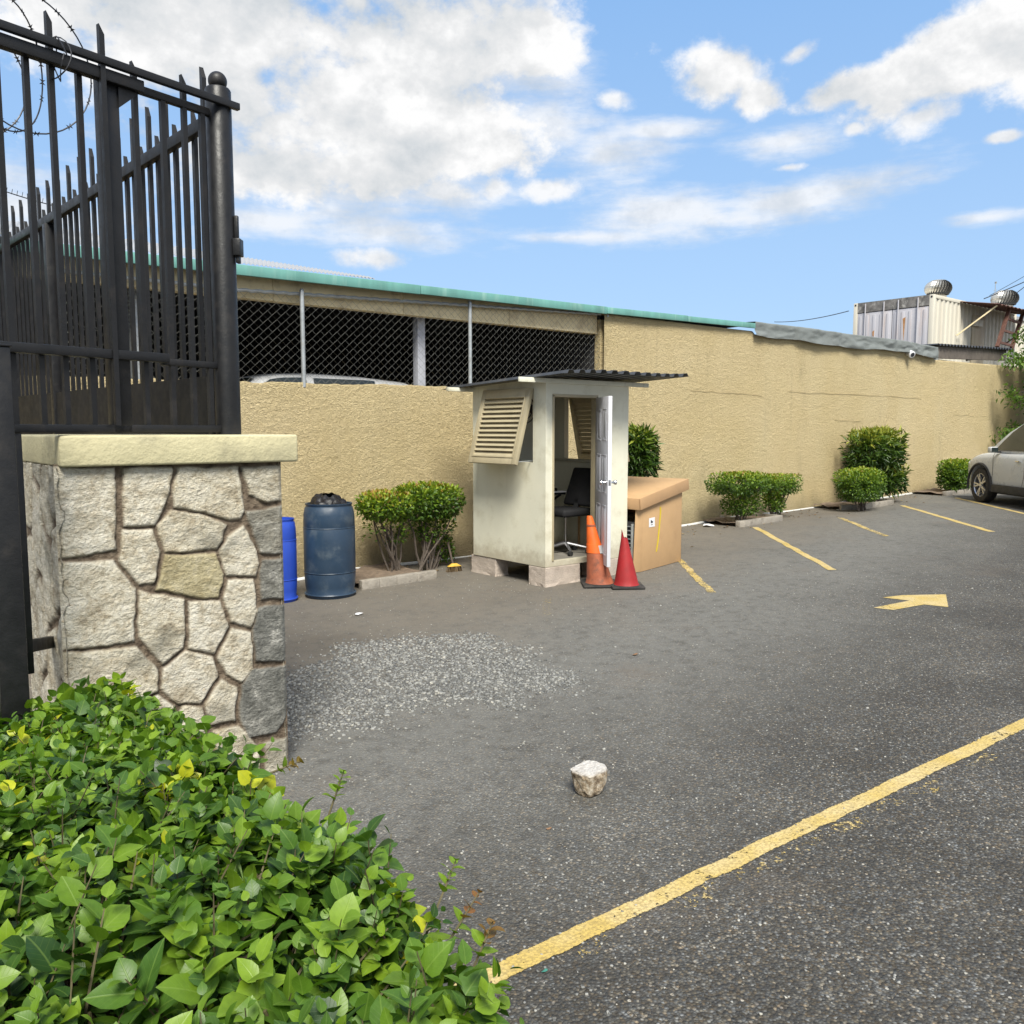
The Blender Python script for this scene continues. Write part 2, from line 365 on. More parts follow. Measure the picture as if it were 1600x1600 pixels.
# splashed dirt low on the booth walls, grimy streaks below the eaves
t_ = m_cream.node_tree; nt = NT(t_); b = t_.nodes['Principled BSDF']; old = b.inputs['Base Color'].links[0].from_socket
co = nt('ShaderNodeTexCoord', out=3); zz = nt('ShaderNodeSeparateXYZ', out=2, Vector=co)
sp_ = nt.rng(nt.math('ADD', zz, nt.math('MULTIPLY', nt.math('SUBTRACT', nt.noise(co, 9, 6, .7), .5), .55)), -.02, .26, .7, 0)
st_ = nt.math('MULTIPLY', nt.rng(nt.noise(nt('ShaderNodeMapping', Vector=co, Scale=(14, 14, .5)), 1., 5, .65), .56, .74, 0, .5), nt.rng(zz, .7, 2.0, .15, 1))
c = nt.mix(sp_, old, (.36, .31, .22, 1)); c = nt.mix(st_, c, (.40, .37, .28, 1)); nt.l.new(c, b.inputs['Base Color'])
# stucco
m_stucco, nt, b = newmat('rough cast yellow stucco')
co = nt('ShaderNodeTexCoord', out=3)
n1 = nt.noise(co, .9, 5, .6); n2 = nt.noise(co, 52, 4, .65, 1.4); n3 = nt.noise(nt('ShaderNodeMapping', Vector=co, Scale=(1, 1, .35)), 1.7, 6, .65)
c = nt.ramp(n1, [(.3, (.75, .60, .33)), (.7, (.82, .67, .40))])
c = nt.mix(nt.rng(n2, .38, .56, .28, 0), c, (.46, .345, .15, 1))  # crevice shading of the rough cast, mixed into the base colour
c = nt.mix(nt.rng(n3, .54, .78, 0, .45), c, (.40, .315, .175, 1))
n4 = nt.noise(nt('ShaderNodeMapping', Vector=co, Location=(3, 0, 5), Scale=(1, 1, .5)), .55, 4, .5)
c = nt.mix(nt.rng(n4, .50, .64, 0, .25), c, (.80, .68, .42, 1))
n5 = nt.noise(nt('ShaderNodeMapping', Vector=co, Scale=(5, 5, .18)), 1., 5, .6)
c = nt.mix(nt.math('MULTIPLY', nt.rng(n5, .60, .78, 0, .28), nt.rng(nt('ShaderNodeSeparateXYZ', out=2, Vector=co), .6, 3.2, .25, 1)), c, (.30, .235, .14, 1))
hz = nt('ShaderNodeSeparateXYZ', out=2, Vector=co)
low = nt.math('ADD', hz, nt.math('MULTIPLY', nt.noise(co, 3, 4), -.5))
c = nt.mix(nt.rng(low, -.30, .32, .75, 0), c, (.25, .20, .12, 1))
nt.l.new(c, b.inputs['Base Color']); b.inputs['Roughness'].default_value = .9; b.inputs['Specular IOR Level'].default_value = .2
hh = nt.math('ADD', nt.noise(co, 50, 4, .6, 1.6), nt.math('MULTIPLY', nt.noise(co, 24, 3, .6, 1.), .6))
nt.l.new(nt('ShaderNodeBump', Height=hh, Strength=1., Distance=.06), b.inputs['Normal'])

# asphalt
def asphalt_nodes(nt, b, painted=None):
    co = nt('ShaderNodeNewGeometry', out=0)
    s3 = nt('ShaderNodeSeparateXYZ', out=None, Vector=co)
    big = nt.noise(co, .35, 5, .6); mid = nt.noise(co, 1.3, 6, .65); fine = nt.noise(co, 9, 5, .7)
    v1 = nt('ShaderNodeTexVoronoi', out=None, Vector=co, Scale=95.); v2 = nt('ShaderNodeTexVoronoi', out=None, Vector=co, Scale=48.)
    r1 = nt('ShaderNodeSeparateColor', out=0, Color=v1.outputs[1]); r2 = nt('ShaderNodeSeparateColor', out=None, Color=v2.outputs[1])
    base = nt.ramp(mid, [(.25, (.056, .055, .051)), (.5, (.088, .087, .081)), (.75, (.132, .130, .121))])
    chips = nt.ramp(r1, [(0, .45), (.45, .8), (.75, 1.15), (.9, 1.7), (1., 2.7)])
    c = nt.mix(1., base, chips, 'MULTIPLY'); hue = nt.ramp(nt('ShaderNodeSeparateColor', out=1, Color=v1.outputs[1]), [(0, (.92, .97, 1.05)), (.45, (1., 1., 1.)), (.8, (1.12, 1.0, .82)), (1., (1.25, .98, .70))]); c = nt.mix(1., c, hue, 'MULTIPLY')
    edge = nt.rng(v1.outputs[0], .25, .65, 0, .55); c = nt.mix(edge, c, (.036, .031, .027, 1))
    sel = nt.math('MULTIPLY', nt.rng(r2.outputs[0], .90, .93, 0, 1), nt.rng(v2.outputs[0], .22, .34, 1, 0))
    c = nt.mix(nt.math('MULTIPLY', sel, .85), c, nt.ramp(r2.outputs[1], [(0, (.17, .155, .14)), (.6, (.34, .29, .22)), (1, (.48, .45, .39))]))
    # dust: brown near the wall and round the gravel, paler grey in the middle of the lot
    gy = nt.math('MULTIPLY_ADD', s3.outputs[0], -.22, s3.outputs[1])
    pale = nt.math('MULTIPLY', nt.rng(nt.math('ADD', gy, nt.math('MULTIPLY', big, 1.4)), 1.6, 4.4, 0, 1), nt.rng(fine, .25, .6, .35, .9))
    c = nt.mix(nt.math('MULTIPLY', pale, .66), c, (.218, .213, .195, 1))
    dm = nt.math('ADD', gy, nt.math('MULTIPLY', nt.math('SUBTRACT', mid, .5), 2.6))
    dm2 = nt.math('MULTIPLY', nt.rng(dm, 3.6, 5.6, 0, 1), nt.rng(fine, .3, .6, .5, 1))
    c = nt.mix(nt.math('MULTIPLY', dm2, .72), c, nt.mix(mid, (.130, .106, .080, 1), (.200, .175, .142, 1)))
    blot = nt.math('MULTIPLY', nt.rng(nt.noise(co, .8, 6, .7), .56, .72, 0, .5), nt.rng(gy, .8, 2.5, .35, 1))
    c = nt.mix(blot, c, (.145, .120, .096, 1))
    dk = nt.rng(nt.noise(nt('ShaderNodeMapping', Vector=co, Location=(7, 3, 0)), .55, 5, .6), .55, .75, 0, .4)
    c = nt.mix(dk, c, nt.mix(1., c, (.55, .54, .54, 1), 'MULTIPLY'))
    h = nt.math('ADD', nt.math('MULTIPLY', v1.outputs[0], -1.), nt.math('MULTIPLY', nt.math('MULTIPLY', v2.outputs[0], sel), -.6))
    h = nt.math('ADD', h, nt.math('MULTIPLY', nt.noise(co, 40, 4), 1.2))
    bn = nt('ShaderNodeBump', Height=h, Strength=.75, Distance=.010)
    nt.l.new(c, b.inputs['Base Color']); b.inputs['Roughness'].default_value = .85; b.inputs['Specular IOR Level'].default_value = .3
    nt.l.new(bn, b.inputs['Normal']); return co, v1, fine
m_asph, nt, b = newmat('worn asphalt'); asphalt_nodes(nt, b)
def paintmat(name, thr, col=(.50, .36, .10), pale=(.55, .43, .20)):
    m, nt, b = newmat(name); co = nt('ShaderNodeNewGeometry', out=0)
    v1 = nt('ShaderNodeTexVoronoi', out=None, Vector=co, Scale=80.)
    c = nt.mix(nt.rng(nt.noise(co, 5, 5, .6), .35, .65), C(col), C(pale))
    c = nt.mix(nt.rng(v1.outputs[0], .35, .75, 0, .5), c, (.25, .18, .07, 1))
    nt.l.new(c, b.inputs['Base Color']); b.inputs['Roughness'].default_value = .75
    nt.l.new(nt('ShaderNodeBump', Height=nt.noise(co, 70, 4), Strength=.7, Distance=.01), b.inputs['Normal'])
    uv = nt('ShaderNodeSeparateXYZ', out=0, Vector=nt('ShaderNodeTexCoord', out=2))
    ed = nt.math('ABSOLUTE', nt.math('SUBTRACT', uv, .5))                      # 0 middle, .5 edge
    wear = nt.math('ADD', nt.math('MULTIPLY', nt.noise(co, 34, 6, .78), .75), nt.math('MULTIPLY', nt.noise(co, 2.2, 4, .6), .35))
    wear = nt.math('ADD', wear, nt.rng(ed, .34, .5, 0, .26))
    hole = nt.rng(wear, thr, thr + .03, 0, 1)
    mx = nt('ShaderNodeMixShader', i0=hole, i1=b.outputs[0], i2=nt('ShaderNodeBsdfTransparent'))
    nt.l.new(mx, m.node_tree.nodes['Material Output'].inputs[0]); return m
m_line = paintmat('yellow road paint', .632); m_line2 = paintmat('worn yellow road paint', .56); m_line3 = paintmat('ghost of yellow road paint', .47)

# pillar stone facing
m_stone, nt, b = newmat('cream rubble stone and mortar')
co = nt('ShaderNodeTexCoord', out=3)
sm = nt('ShaderNodeAttribute', out=2, props={'attribute_name': 'stone'}); tn = nt('ShaderNodeAttribute', out=2, props={'attribute_name': 'tone'})
nA = nt.noise(co, 9, 9, .78, .4); nB = nt.noise(nt('ShaderNodeMapping', Vector=co, Rotation=(0, .5, 0), Scale=(1, 1, 2.2)), 34, 6, .75); nC = nt.noise(co, 2.6, 5, .6)
cr = nt.ramp(nA, [(.32, (.27, .215, .145)), (.43, (.50, .44, .335)), (.51, (.65, .60, .49)), (.60, (.72, .68, .585)), (.70, (.56, .44, .29))])
cr = nt.mix(nt.rng(nB, .3, .52, .5, 0), cr, (.30, .25, .19, 1))
cr = nt.mix(nt.rng(nC, .54, .70, 0, .75), cr, (.22, .21, .175, 1)); nD = nt.noise(nt('ShaderNodeMapping', Vector=co, Scale=(1, 1, .35)), 6, 6, .7); cr = nt.mix(nt.rng(nD, .60, .74, 0, .38), cr, (.36, .25, .15, 1))
cr = nt.mix(nt.rng(tn, .0, .28, 0, .45), cr, nt.mix(1., cr, (.84, .80, .70, 1), 'MULTIPLY')); gr = nt.ramp(nA, [(.28, (.06, .06, .055)), (.46, (.17, .168, .15)), (.56, (.25, .245, .22)), (.66, (.52, .50, .45))])
gr = nt.mix(nt.rng(nB, .35, .55, .5, 0), gr, (.07, .07, .065, 1))
ye = nt.ramp(nA, [(.3, (.26, .21, .11)), (.5, (.45, .39, .24)), (.7, (.56, .50, .36))])
c = nt.mix(nt.rng(tn, .3, .6, 0, 1), cr, gr)
c = nt.mix(nt.rng(tn, .72, .8, 0, 1), c, ye)
mo = nt.ramp(nt.noise(co, 25, 4), [(.3, (.085, .06, .042)), (.7, (.25, .195, .14))])
c = nt.mix(sm, mo, c)
nt.l.new(c, b.inputs['Base Color']); b.inputs['Roughness'].default_value = .9; b.inputs['Specular IOR Level'].default_value = .25
nt.l.new(nt('ShaderNodeBump', Height=nt.math('ADD', nt.math('MULTIPLY', nB, .7), nt.noise(co, 60, 4, .65)), Strength=.95, Distance=.018), b.inputs['Normal'])

# ------------------------------------------------------------------ ground
xs = np.concatenate([[-300, -120, -50, -20], np.arange(-8, 30.01, 1.), [45, 80, 150, 300]]); ys = np.concatenate([[-300, -120, -50, -20], np.arange(-8, 16.01, 1.), [40, 80, 150, 300]])
X, Y = np.meshgrid(xs, ys); Z = .019 * (np.clip(X, -8, 30) - 7)
struct(npmesh('ground', np.stack([X.ravel(), Y.ravel(), Z.ravel()], 1), gridfaces(len(xs), len(ys)), m_asph))

def ground_strip(name, mat_, pts, width, label, lift=.004, group='yellow parking bay lines'):
    """pts: plan polyline; a flat strip lying on the lot"""
    pts = [Vector((p[0], p[1], 0)) for p in pts]; V = []; UV = []; n = len(pts)
    for i, p in enumerate(pts):
        t = (pts[min(i + 1, n - 1)] - pts[max(i - 1, 0)]).normalized(); q = Vector((-t.y, t.x, 0)) * width / 2
        for s_, u in ((-1, 0), (1, 1)):
            w_ = p + q * s_; V.append((w_.x, w_.y, gz(w_.x) + lift)); UV.append((u, i / 10))
    Fc = [(2 * i, 2 * i + 1, 2 * i + 3, 2 * i + 2) for i in range(n - 1)]
    o = npmesh(name, V, Fc, mat_, None, False, uv=UV); tag(o, label, 'road marking', group); return o
def seg(a, b, n=24, wob=.012):
    a = Vector(gp(*a)); b = Vector(gp(*b)); out = []
    d = (b - a).normalized(); q = Vector((-d.y, d.x, 0))
    for i in range(n + 1): out.append(a.lerp(b, i / n) + q * random.uniform(-wob, wob))
    return out
ground_strip('parking_line', m_line, seg((640, 1586), (1600, 1131), 40, .006) + seg((1640, 1113), (1900, 1000), 6, .01), .105, 'long thick yellow line crossing the foreground asphalt beside the leafy hedge')
ground_strip('parking_line', m_line3, seg((905, 1490), (1560, 1178), 40, .02), .10, 'faint ghost of an older yellow stripe just below the long foreground line', .003)
ground_strip('parking_line', m_line2, seg((1060, 874), (1112, 926)), .11, 'short worn yellow line starting under the cardboard carton')
ground_strip('parking_line', m_line3, seg((855, 932), (855, 962)), .11, 'faint yellow line fragment in front of the booth corner block', .004)
ground_strip('parking_line', m_line, seg((1180, 824), (1301, 891)), .12, 'yellow bay line running out from the first planter right of the carton')
ground_strip('parking_line', m_line2, seg((1312, 809), (1384, 838)), .12, 'short yellow bay line in front of the tall square shrub')
ground_strip('parking_line', m_line, seg((1410, 790), (1549, 831)), .13, 'yellow bay line between the tall square shrub and the silver car')
ground_strip('parking_line', m_line, seg((1494, 778), (1640, 812)), .12, 'yellow bay line beside the wheels of the silver car')
poly = [(1379, 934), (1410, 930.5), (1478, 929), (1481.5, 949), (1444, 945), (1396, 953.5), (1365, 950), (1421, 939)]
bm_ = MB(); P = [gp(*p) for p in poly]; bm_.add([(p[0], p[1], p[2] + .004) for p in P], [(0, 1, 7), (1, 2, 3, 4, 7), (4, 5, 6, 7)])
o = bm_.build('road_arrow', m_line); o.data.uv_layers.new(name='UVMap')
for d_ in o.data.uv_layers[0].data: d_.uv = (.5, .5)
tag(o, 'yellow painted arrow on the grey asphalt in front of the parking bays', 'road marking')

# gravel patch: real chips
def chips(n, pos, size, flat=.6):
    base = np.array([(-1, -1, -1), (1, -1, -1), (1, 1, -1), (-1, 1, -1), (-1, -1, 1), (1, -1, 1), (1, 1, 1), (-1, 1, 1)], float)
    fc = np.array([(0, 3, 2, 1), (4, 5, 6, 7), (0, 1, 5, 4), (1, 2, 6, 5), (2, 3, 7, 6), (3, 0, 4, 7)])
    V = base[None] * RNG.uniform(.45, 1, (n, 8, 3)); V[..., 2] *= flat
    a = RNG.uniform(0, 6.28, n); ca, sa = np.cos(a)[:, None], np.sin(a)[:, None]
    t = RNG.normal(0, .35, n)[:, None]
    x, y, z = V[..., 0], V[..., 1], V[..., 2]
    x, z = x * np.cos(t) - z * np.sin(t), x * np.sin(t) + z * np.cos(t)
    V = np.stack([x * ca - y * sa, x * sa + y * ca, z], 2) * size[:, None, None] + pos[:, None, :]
    Fc = (fc[None] + (np.arange(n) * 8)[:, None, None]).reshape(-1, 4)
    return V.reshape(-1, 3), Fc
m_chip, nt, b = newmat('crushed grey stone')
a = nt('ShaderNodeAttribute', out=2, props={'attribute_name': 'rnd'})
nt.l.new(nt.ramp(a, [(0, (.08, .08, .078)), (.4, (.19, .19, .18)), (.7, (.31, .305, .285)), (.9, (.37, .355, .31)), (1, (.48, .455, .40))]), b.inputs['Base Color']); b.inputs['Roughness'].default_value = .85
edge = [gp(*p)[:2] for p in [(430, 1068), (470, 1052), (545, 1008), (640, 998), (760, 998), (800, 1010), (825, 1030), (870, 1055), (880, 1080), (800, 1095), (700, 1090), (625, 1105), (590, 1125), (540, 1140), (480, 1140), (430, 1150), (380, 1150), (380, 1070)]]
def inpoly(P, poly):
    x, y = P[:, 0], P[:, 1]; ins = np.zeros(len(P), bool); j = len(poly) - 1
    for i in range(len(poly)):
        xi, yi = poly[i]; xj, yj = poly[j]
        c_ = ((yi > y) != (yj > y)) & (x < (xj - xi) * (y - yi) / (yj - yi + 1e-12) + xi); ins ^= c_; j = i
    return ins
e_ = np.array(edge); P = RNG.uniform(e_.min(0) - .2, e_.max(0) + .2, (30000, 2))
P2 = P + np.stack([fbm(np.c_[P * 3, np.zeros(len(P))]), fbm(np.c_[P * 3, np.ones(len(P)) * 9])], 1) * .13 + RNG.normal(0, .05, P.shape) * (1 + 3.5 * RNG.random((len(P), 1)) ** 3)
keep = inpoly(P2, edge); P = P[keep][:11000]
sz = RNG.uniform(.0045, .0135, len(P)); pos = np.c_[P, .019 * (P[:, 0] - 7) + sz * .15]
V, Fc = chips(len(P), pos, sz)
struct(npmesh('gravel', V, Fc, m_chip, None, False, {'rnd': ('FACE', np.repeat(RNG.beta(1.6, 2.4, len(P)), 6))}), 'stuff')
# loose grit over the lot
n = 9000; rr_ = RNG.uniform(1.6, 11, n); aa = CA + RNG.uniform(-.72, .62, n); P = np.c_[rr_ * np.cos(aa), rr_ * np.sin(aa)]
P = P[(P[:, 1] < 9.0)]; dens = fbm(np.c_[P * .9, np.zeros(len(P))]); P = P[dens > RNG.uniform(-1.1, .9, len(P))]
sz = RNG.uniform(.0025, .0065, len(P)); sz[RNG.random(len(P)) > .985] *= 1.9; pos = np.c_[P, .019 * (P[:, 0] - 7) + sz * .25]
V, Fc = chips(len(P), pos, sz)
struct(npmesh('loose_grit', V, Fc, m_chip, None, False, {'rnd': ('FACE', np.repeat(RNG.beta(2.6, 1.7, len(P)), 6))}), 'stuff')

# ------------------------------------------------------------------ stucco wall
WYY = 9.2
def walltop(x):
    pts = [(-8, 2.20), (3.74, 2.23), (6.42, 2.27), (9.42, 2.30), (9.44, 3.46), (13.21, 3.47), (13.28, 3.42), (20.30, 3.47), (20.45, 3.34), (24.75, 3.40), (46, 3.5)]
    return np.interp(x, [p[0] for p in pts], [p[1] for p in pts])
wall = thing('perimeter_wall', 'long yellow rough stucco wall behind the booth and parking bays, low at left and tall at right', 'wall', (10, WYY, 0))
VV = []; FF = []; off = 0
for x0, x1, st, zs in ((-8, 2.5, .06, 40), (2.5, 9.43, .02, 116), (9.43, 15, .022, 150), (15, 20.38, .028, 110), (20.38, 27, .04, 80), (27, 46, .15, 24)):
    nu = int((x1 - x0) / st) + 1; nv_ = zs
    u = np.linspace(x0, x1, nu); t = np.linspace(0, 1, nv_)
    U, T = np.meshgrid(u, t); top = walltop(np.clip(U, x0 + .012, x1 - .012)); bot = .019 * (np.clip(U, -8, 30) - 7) - .1
    top = top + .012 * fbm(np.c_[U.ravel() * 9, np.zeros(U.size), np.zeros(U.size)], 3).reshape(U.shape) * (U < 9.43)
    Zz = bot + (top - bot) * T
    q = np.c_[U.ravel(), Zz.ravel(), np.zeros(U.size)]
    d = .0035 * fbm(q * (30, 33, 1) + 3, 3) + .0035 * (1 - np.abs(vnoise(q * (27, 32, 1) + 1.2 * fbm(q * 13, 2)[:, None]) * 2)) + .015 * fbm(q * .7, 2)
    e = np.minimum(1, np.minimum(U.ravel() - x0, x1 - U.ravel()) / .05)
    Yd = WYY - d * np.where(e < 1, np.maximum(e, 0), 1)
    VV.append(np.c_[U.ravel(), Yd, Zz.ravel()]); FF.append(gridfaces(nu, nv_) + off); off += U.size
    # top strip back to the rear face
    tv = np.c_[u, np.full(nu, WYY + .2), top[-1]]; last = VV[-1][-nu:]
    VV.append(tv); k = np.arange(nu - 1); FF.append(np.stack([off - nu + k, off - nu + k + 1, off + k + 1, off + k], 1)); off += nu
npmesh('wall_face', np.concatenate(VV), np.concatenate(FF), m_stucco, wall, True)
bk = MB()
for x0, x1, z in ((-8, 9.43, 2.17), (9.43, 20.38, 3.38), (20.38, 46, 3.28)): bk.box(x0, x1, WYY + .1, WYY + .2, -.5, z)
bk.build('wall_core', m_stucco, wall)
# chipped course lines on the tall part
ln = MB()
for a_, b_ in (((1078, 610), (1190, 618)), ((1230, 611), (1440, 622)), ((1305, 656), (1345, 658)), ((1490, 648), (1540, 651))):
    a3 = Vector(wy(*a_, WYY - .008)); b3 = Vector(wy(*b_, WYY - .008)); n = 14
    ln.tube([a3.lerp(b3, i / n) + Vector((0, 0, random.uniform(-.015, .015))) for i in range(n + 1)], .003, 5)
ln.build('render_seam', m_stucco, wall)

# pipe along the foot of the wall
pp = [(-3, .06), (4, .05), (5, .10), (6.9, .09)]
pts = [Vector(wy(x, y, WYY - .05)) for x, y in [(300, 942), (440, 911), (555, 890), (650, 880), (742, 870), (900, 846), (1080, 820), (1129, 810), (1180, 805), (1236, 799), (1290, 791), (1327, 783), (1350, 780), (1382, 778), (1437, 769), (1463, 766), (1512, 765), (1600, 757), (1760, 744)]]
fine_ = []
for i in range(len(pts) - 1):
    for k in range(4): fine_.append(pts[i].lerp(pts[i + 1], k / 4))
tag(MB().tube(fine_, .026, 8).build('conduit_pipe', m_pvc, None, True), 'thin white plastic pipe running along the foot of the yellow wall', 'pipe')
pts = [Vector(wy(x, y, WYY - .42)) for x, y in [(679, 894), (700, 890), (742, 884), (800, 875)]]
tag(MB().tube(pts, .022, 8).build('conduit_pipe', m_pvc, None, True), 'short pale pipe lying on the ground between the broom and the booth', 'pipe')

# ------------------------------------------------------------------ chain link fence on the low wall
FY = WYY + .05
fx0, fx1 = 2.0, 9.40
def ftop(x): return float(np.interp(x, [3.77, 9.48], [3.235, 3.455]))
def fbot(x): return float(walltop(x)) + .005
fence = thing('chain_link_fence', 'galvanised chain link fence standing on top of the low yellow wall', 'fence', (5.5, FY, 2.25))
mb = MB(); wd, hd_ = .108, .094; nW = int((fx1 - fx0) / (wd / 2))
for k in range(nW + 1):
    x = fx0 + k * wd / 2; p = []; z = fbot(x); i = 0
    while z < ftop(x):
        sg = 1 if (i + k) % 2 else -1; p.append((min(fx1, max(fx0, x + sg * wd / 4)), FY + .004 * sg, z)); z += hd_ / 2; i += 1
    mb.tube(p, .0019, 3, False)
mb.build('wire_mesh', m_meshw, fence)
tr = [(fx0 + i * .05, FY, ftop(fx0 + i * .05) + .006 * math.sin(i * 2.1)) for i in range(int((fx1 - fx0) / .05) + 1)]
MB().tube(tr, .02, 7).build('top_rail', m_galv, fence, True)
for px in (472, 732, 945):
    a_ = wy(px + 2, 590, FY - .02)[0]; p = MB().tube([(a_, FY - .03, fbot(a_) - .05), (a_, FY - .03, ftop(a_) + .03)], .026, 10)
    p.build('post', m_galv, fence, True)
    MB().tube([(a_, FY - .03, ftop(a_) + .03), (a_, FY - .03, ftop(a_) + .055)], [.03, .02], 10).build('post_cap', m_galv, fence, True)

# ------------------------------------------------------------------ open shed behind the fence
shed = thing('open_shed', 'open sided shed behind the fence with teal fascia, beige beam and dark interior', 'shed', (5, 11, .95))
def ftz(x): return float(np.interp(x, [-8, 3.72, 9.44, 13.21], [3.36, 3.485, 3.55, 3.615]))
mb = MB()
def strip(mb, x0, x1, ya, yb, ztop, h, n=14):
    P = []
    for i in range(n + 1):
        x = x0 + (x1 - x0) * i / n; z = ztop(x); P.append([(x, ya, z), (x, yb, z), (x, yb, z - h), (x, ya, z - h)])
    vs = [q for p in P for q in p]; fs = []
    for i in range(n):
        for k in range(4):
            k2 = (k + 1) % 4; fs.append((4 * i + k, 4 * i + k2, 4 * i + 4 + k2, 4 * i + 4 + k))
    fs += [(0, 1, 2, 3), (4 * n + 3, 4 * n + 2, 4 * n + 1, 4 * n)]; mb.add(vs, fs)
strip(mb, -8, 6.05, WYY - .085, WYY - .045, ftz, .112); strip(mb, 6.057, 9.40, WYY - .087, WYY - .047, ftz, .108); strip(mb, 9.405, 11.3, WYY - .09, WYY - .05, lambda x: ftz(x) - .005, .095); strip(mb, 11.31, 13.2, WYY - .085, WYY - .045, lambda x: ftz(x) - .01, .09)
mb.build('fascia', m_teal, shed, bevel=.006)
mb = MB(); bpts = [-8 + 17.42 * i / 10 for i in range(11)]
for a_, b_ in zip(bpts[:-1], bpts[1:]): mb.prism([(a_, WYY + .14, 3.165), (b_ - .003, WYY + .14, 3.165), (b_ - .003, WYY + .14, ftz(b_) - .045), (a_, WYY + .14, ftz(a_) - .045)], (0, .14, 0))
mb.build('beam', m_beam, shed, bevel=.006)
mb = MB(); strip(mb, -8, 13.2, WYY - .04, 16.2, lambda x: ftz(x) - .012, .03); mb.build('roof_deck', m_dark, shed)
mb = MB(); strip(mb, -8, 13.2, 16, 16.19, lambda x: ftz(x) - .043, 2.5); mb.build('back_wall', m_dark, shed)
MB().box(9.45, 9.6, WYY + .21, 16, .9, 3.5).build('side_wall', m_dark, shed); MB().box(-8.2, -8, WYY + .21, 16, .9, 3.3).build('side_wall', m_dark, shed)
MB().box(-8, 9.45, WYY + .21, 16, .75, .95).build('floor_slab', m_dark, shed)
for px, yy in ((655, 9.62), (213, 9.7)):
    x = wy(px, 560, yy)[0]; MB().box(x - .06, x + .06, yy - .06, yy + .06, .95, 3.46).build('column', m_greycol if px > 600 else m_galv, shed, bevel=.006)
# zinc roof rising behind the fascia
def corr(mb, A, B, Cc, D, n, amp, thick=.004):               # sheet A-B eave, D-C ridge, ribs run eave to ridge
    A, B, Cc, D = map(Vector, (A, B, Cc, D)); P = []
    m = n * 6
    for v in (0, .5, 1):
        for i in range(m + 1):
            u = i / m; p = A.lerp(B, u).lerp(D.lerp(Cc, u), v); P.append(p + Vector((0, 0, amp * math.sin(u * n * 2 * math.pi))))
    mb.grid(P, m + 1, 3); P2 = [p - Vector((0, 0, thick)) for p in P]; mb.grid(P2, m + 1, 3)
    k = len(mb.v) - 6 * (m + 1)
    mb.f += [(k + i, k + 3 * (m + 1) + i, k + 3 * (m + 1) + i + 1, k + i + 1) for i in range(m)]
    return mb
A_, B_ = Vector(wy(370, 410, 10.6)), Vector(wy(586, 435.5, 10.6)); D_, C_ = Vector(wy(370, 400, 13.2)), Vector(wy(578, 432.5, 13.2))
A_ = B_ + (A_ - B_) * 3.2; D_ = C_ + (D_ - C_) * 3.2
corr(MB(), A_, B_, C_, D_, 110, .009).build('zinc_roof', m_zinc, shed, True)

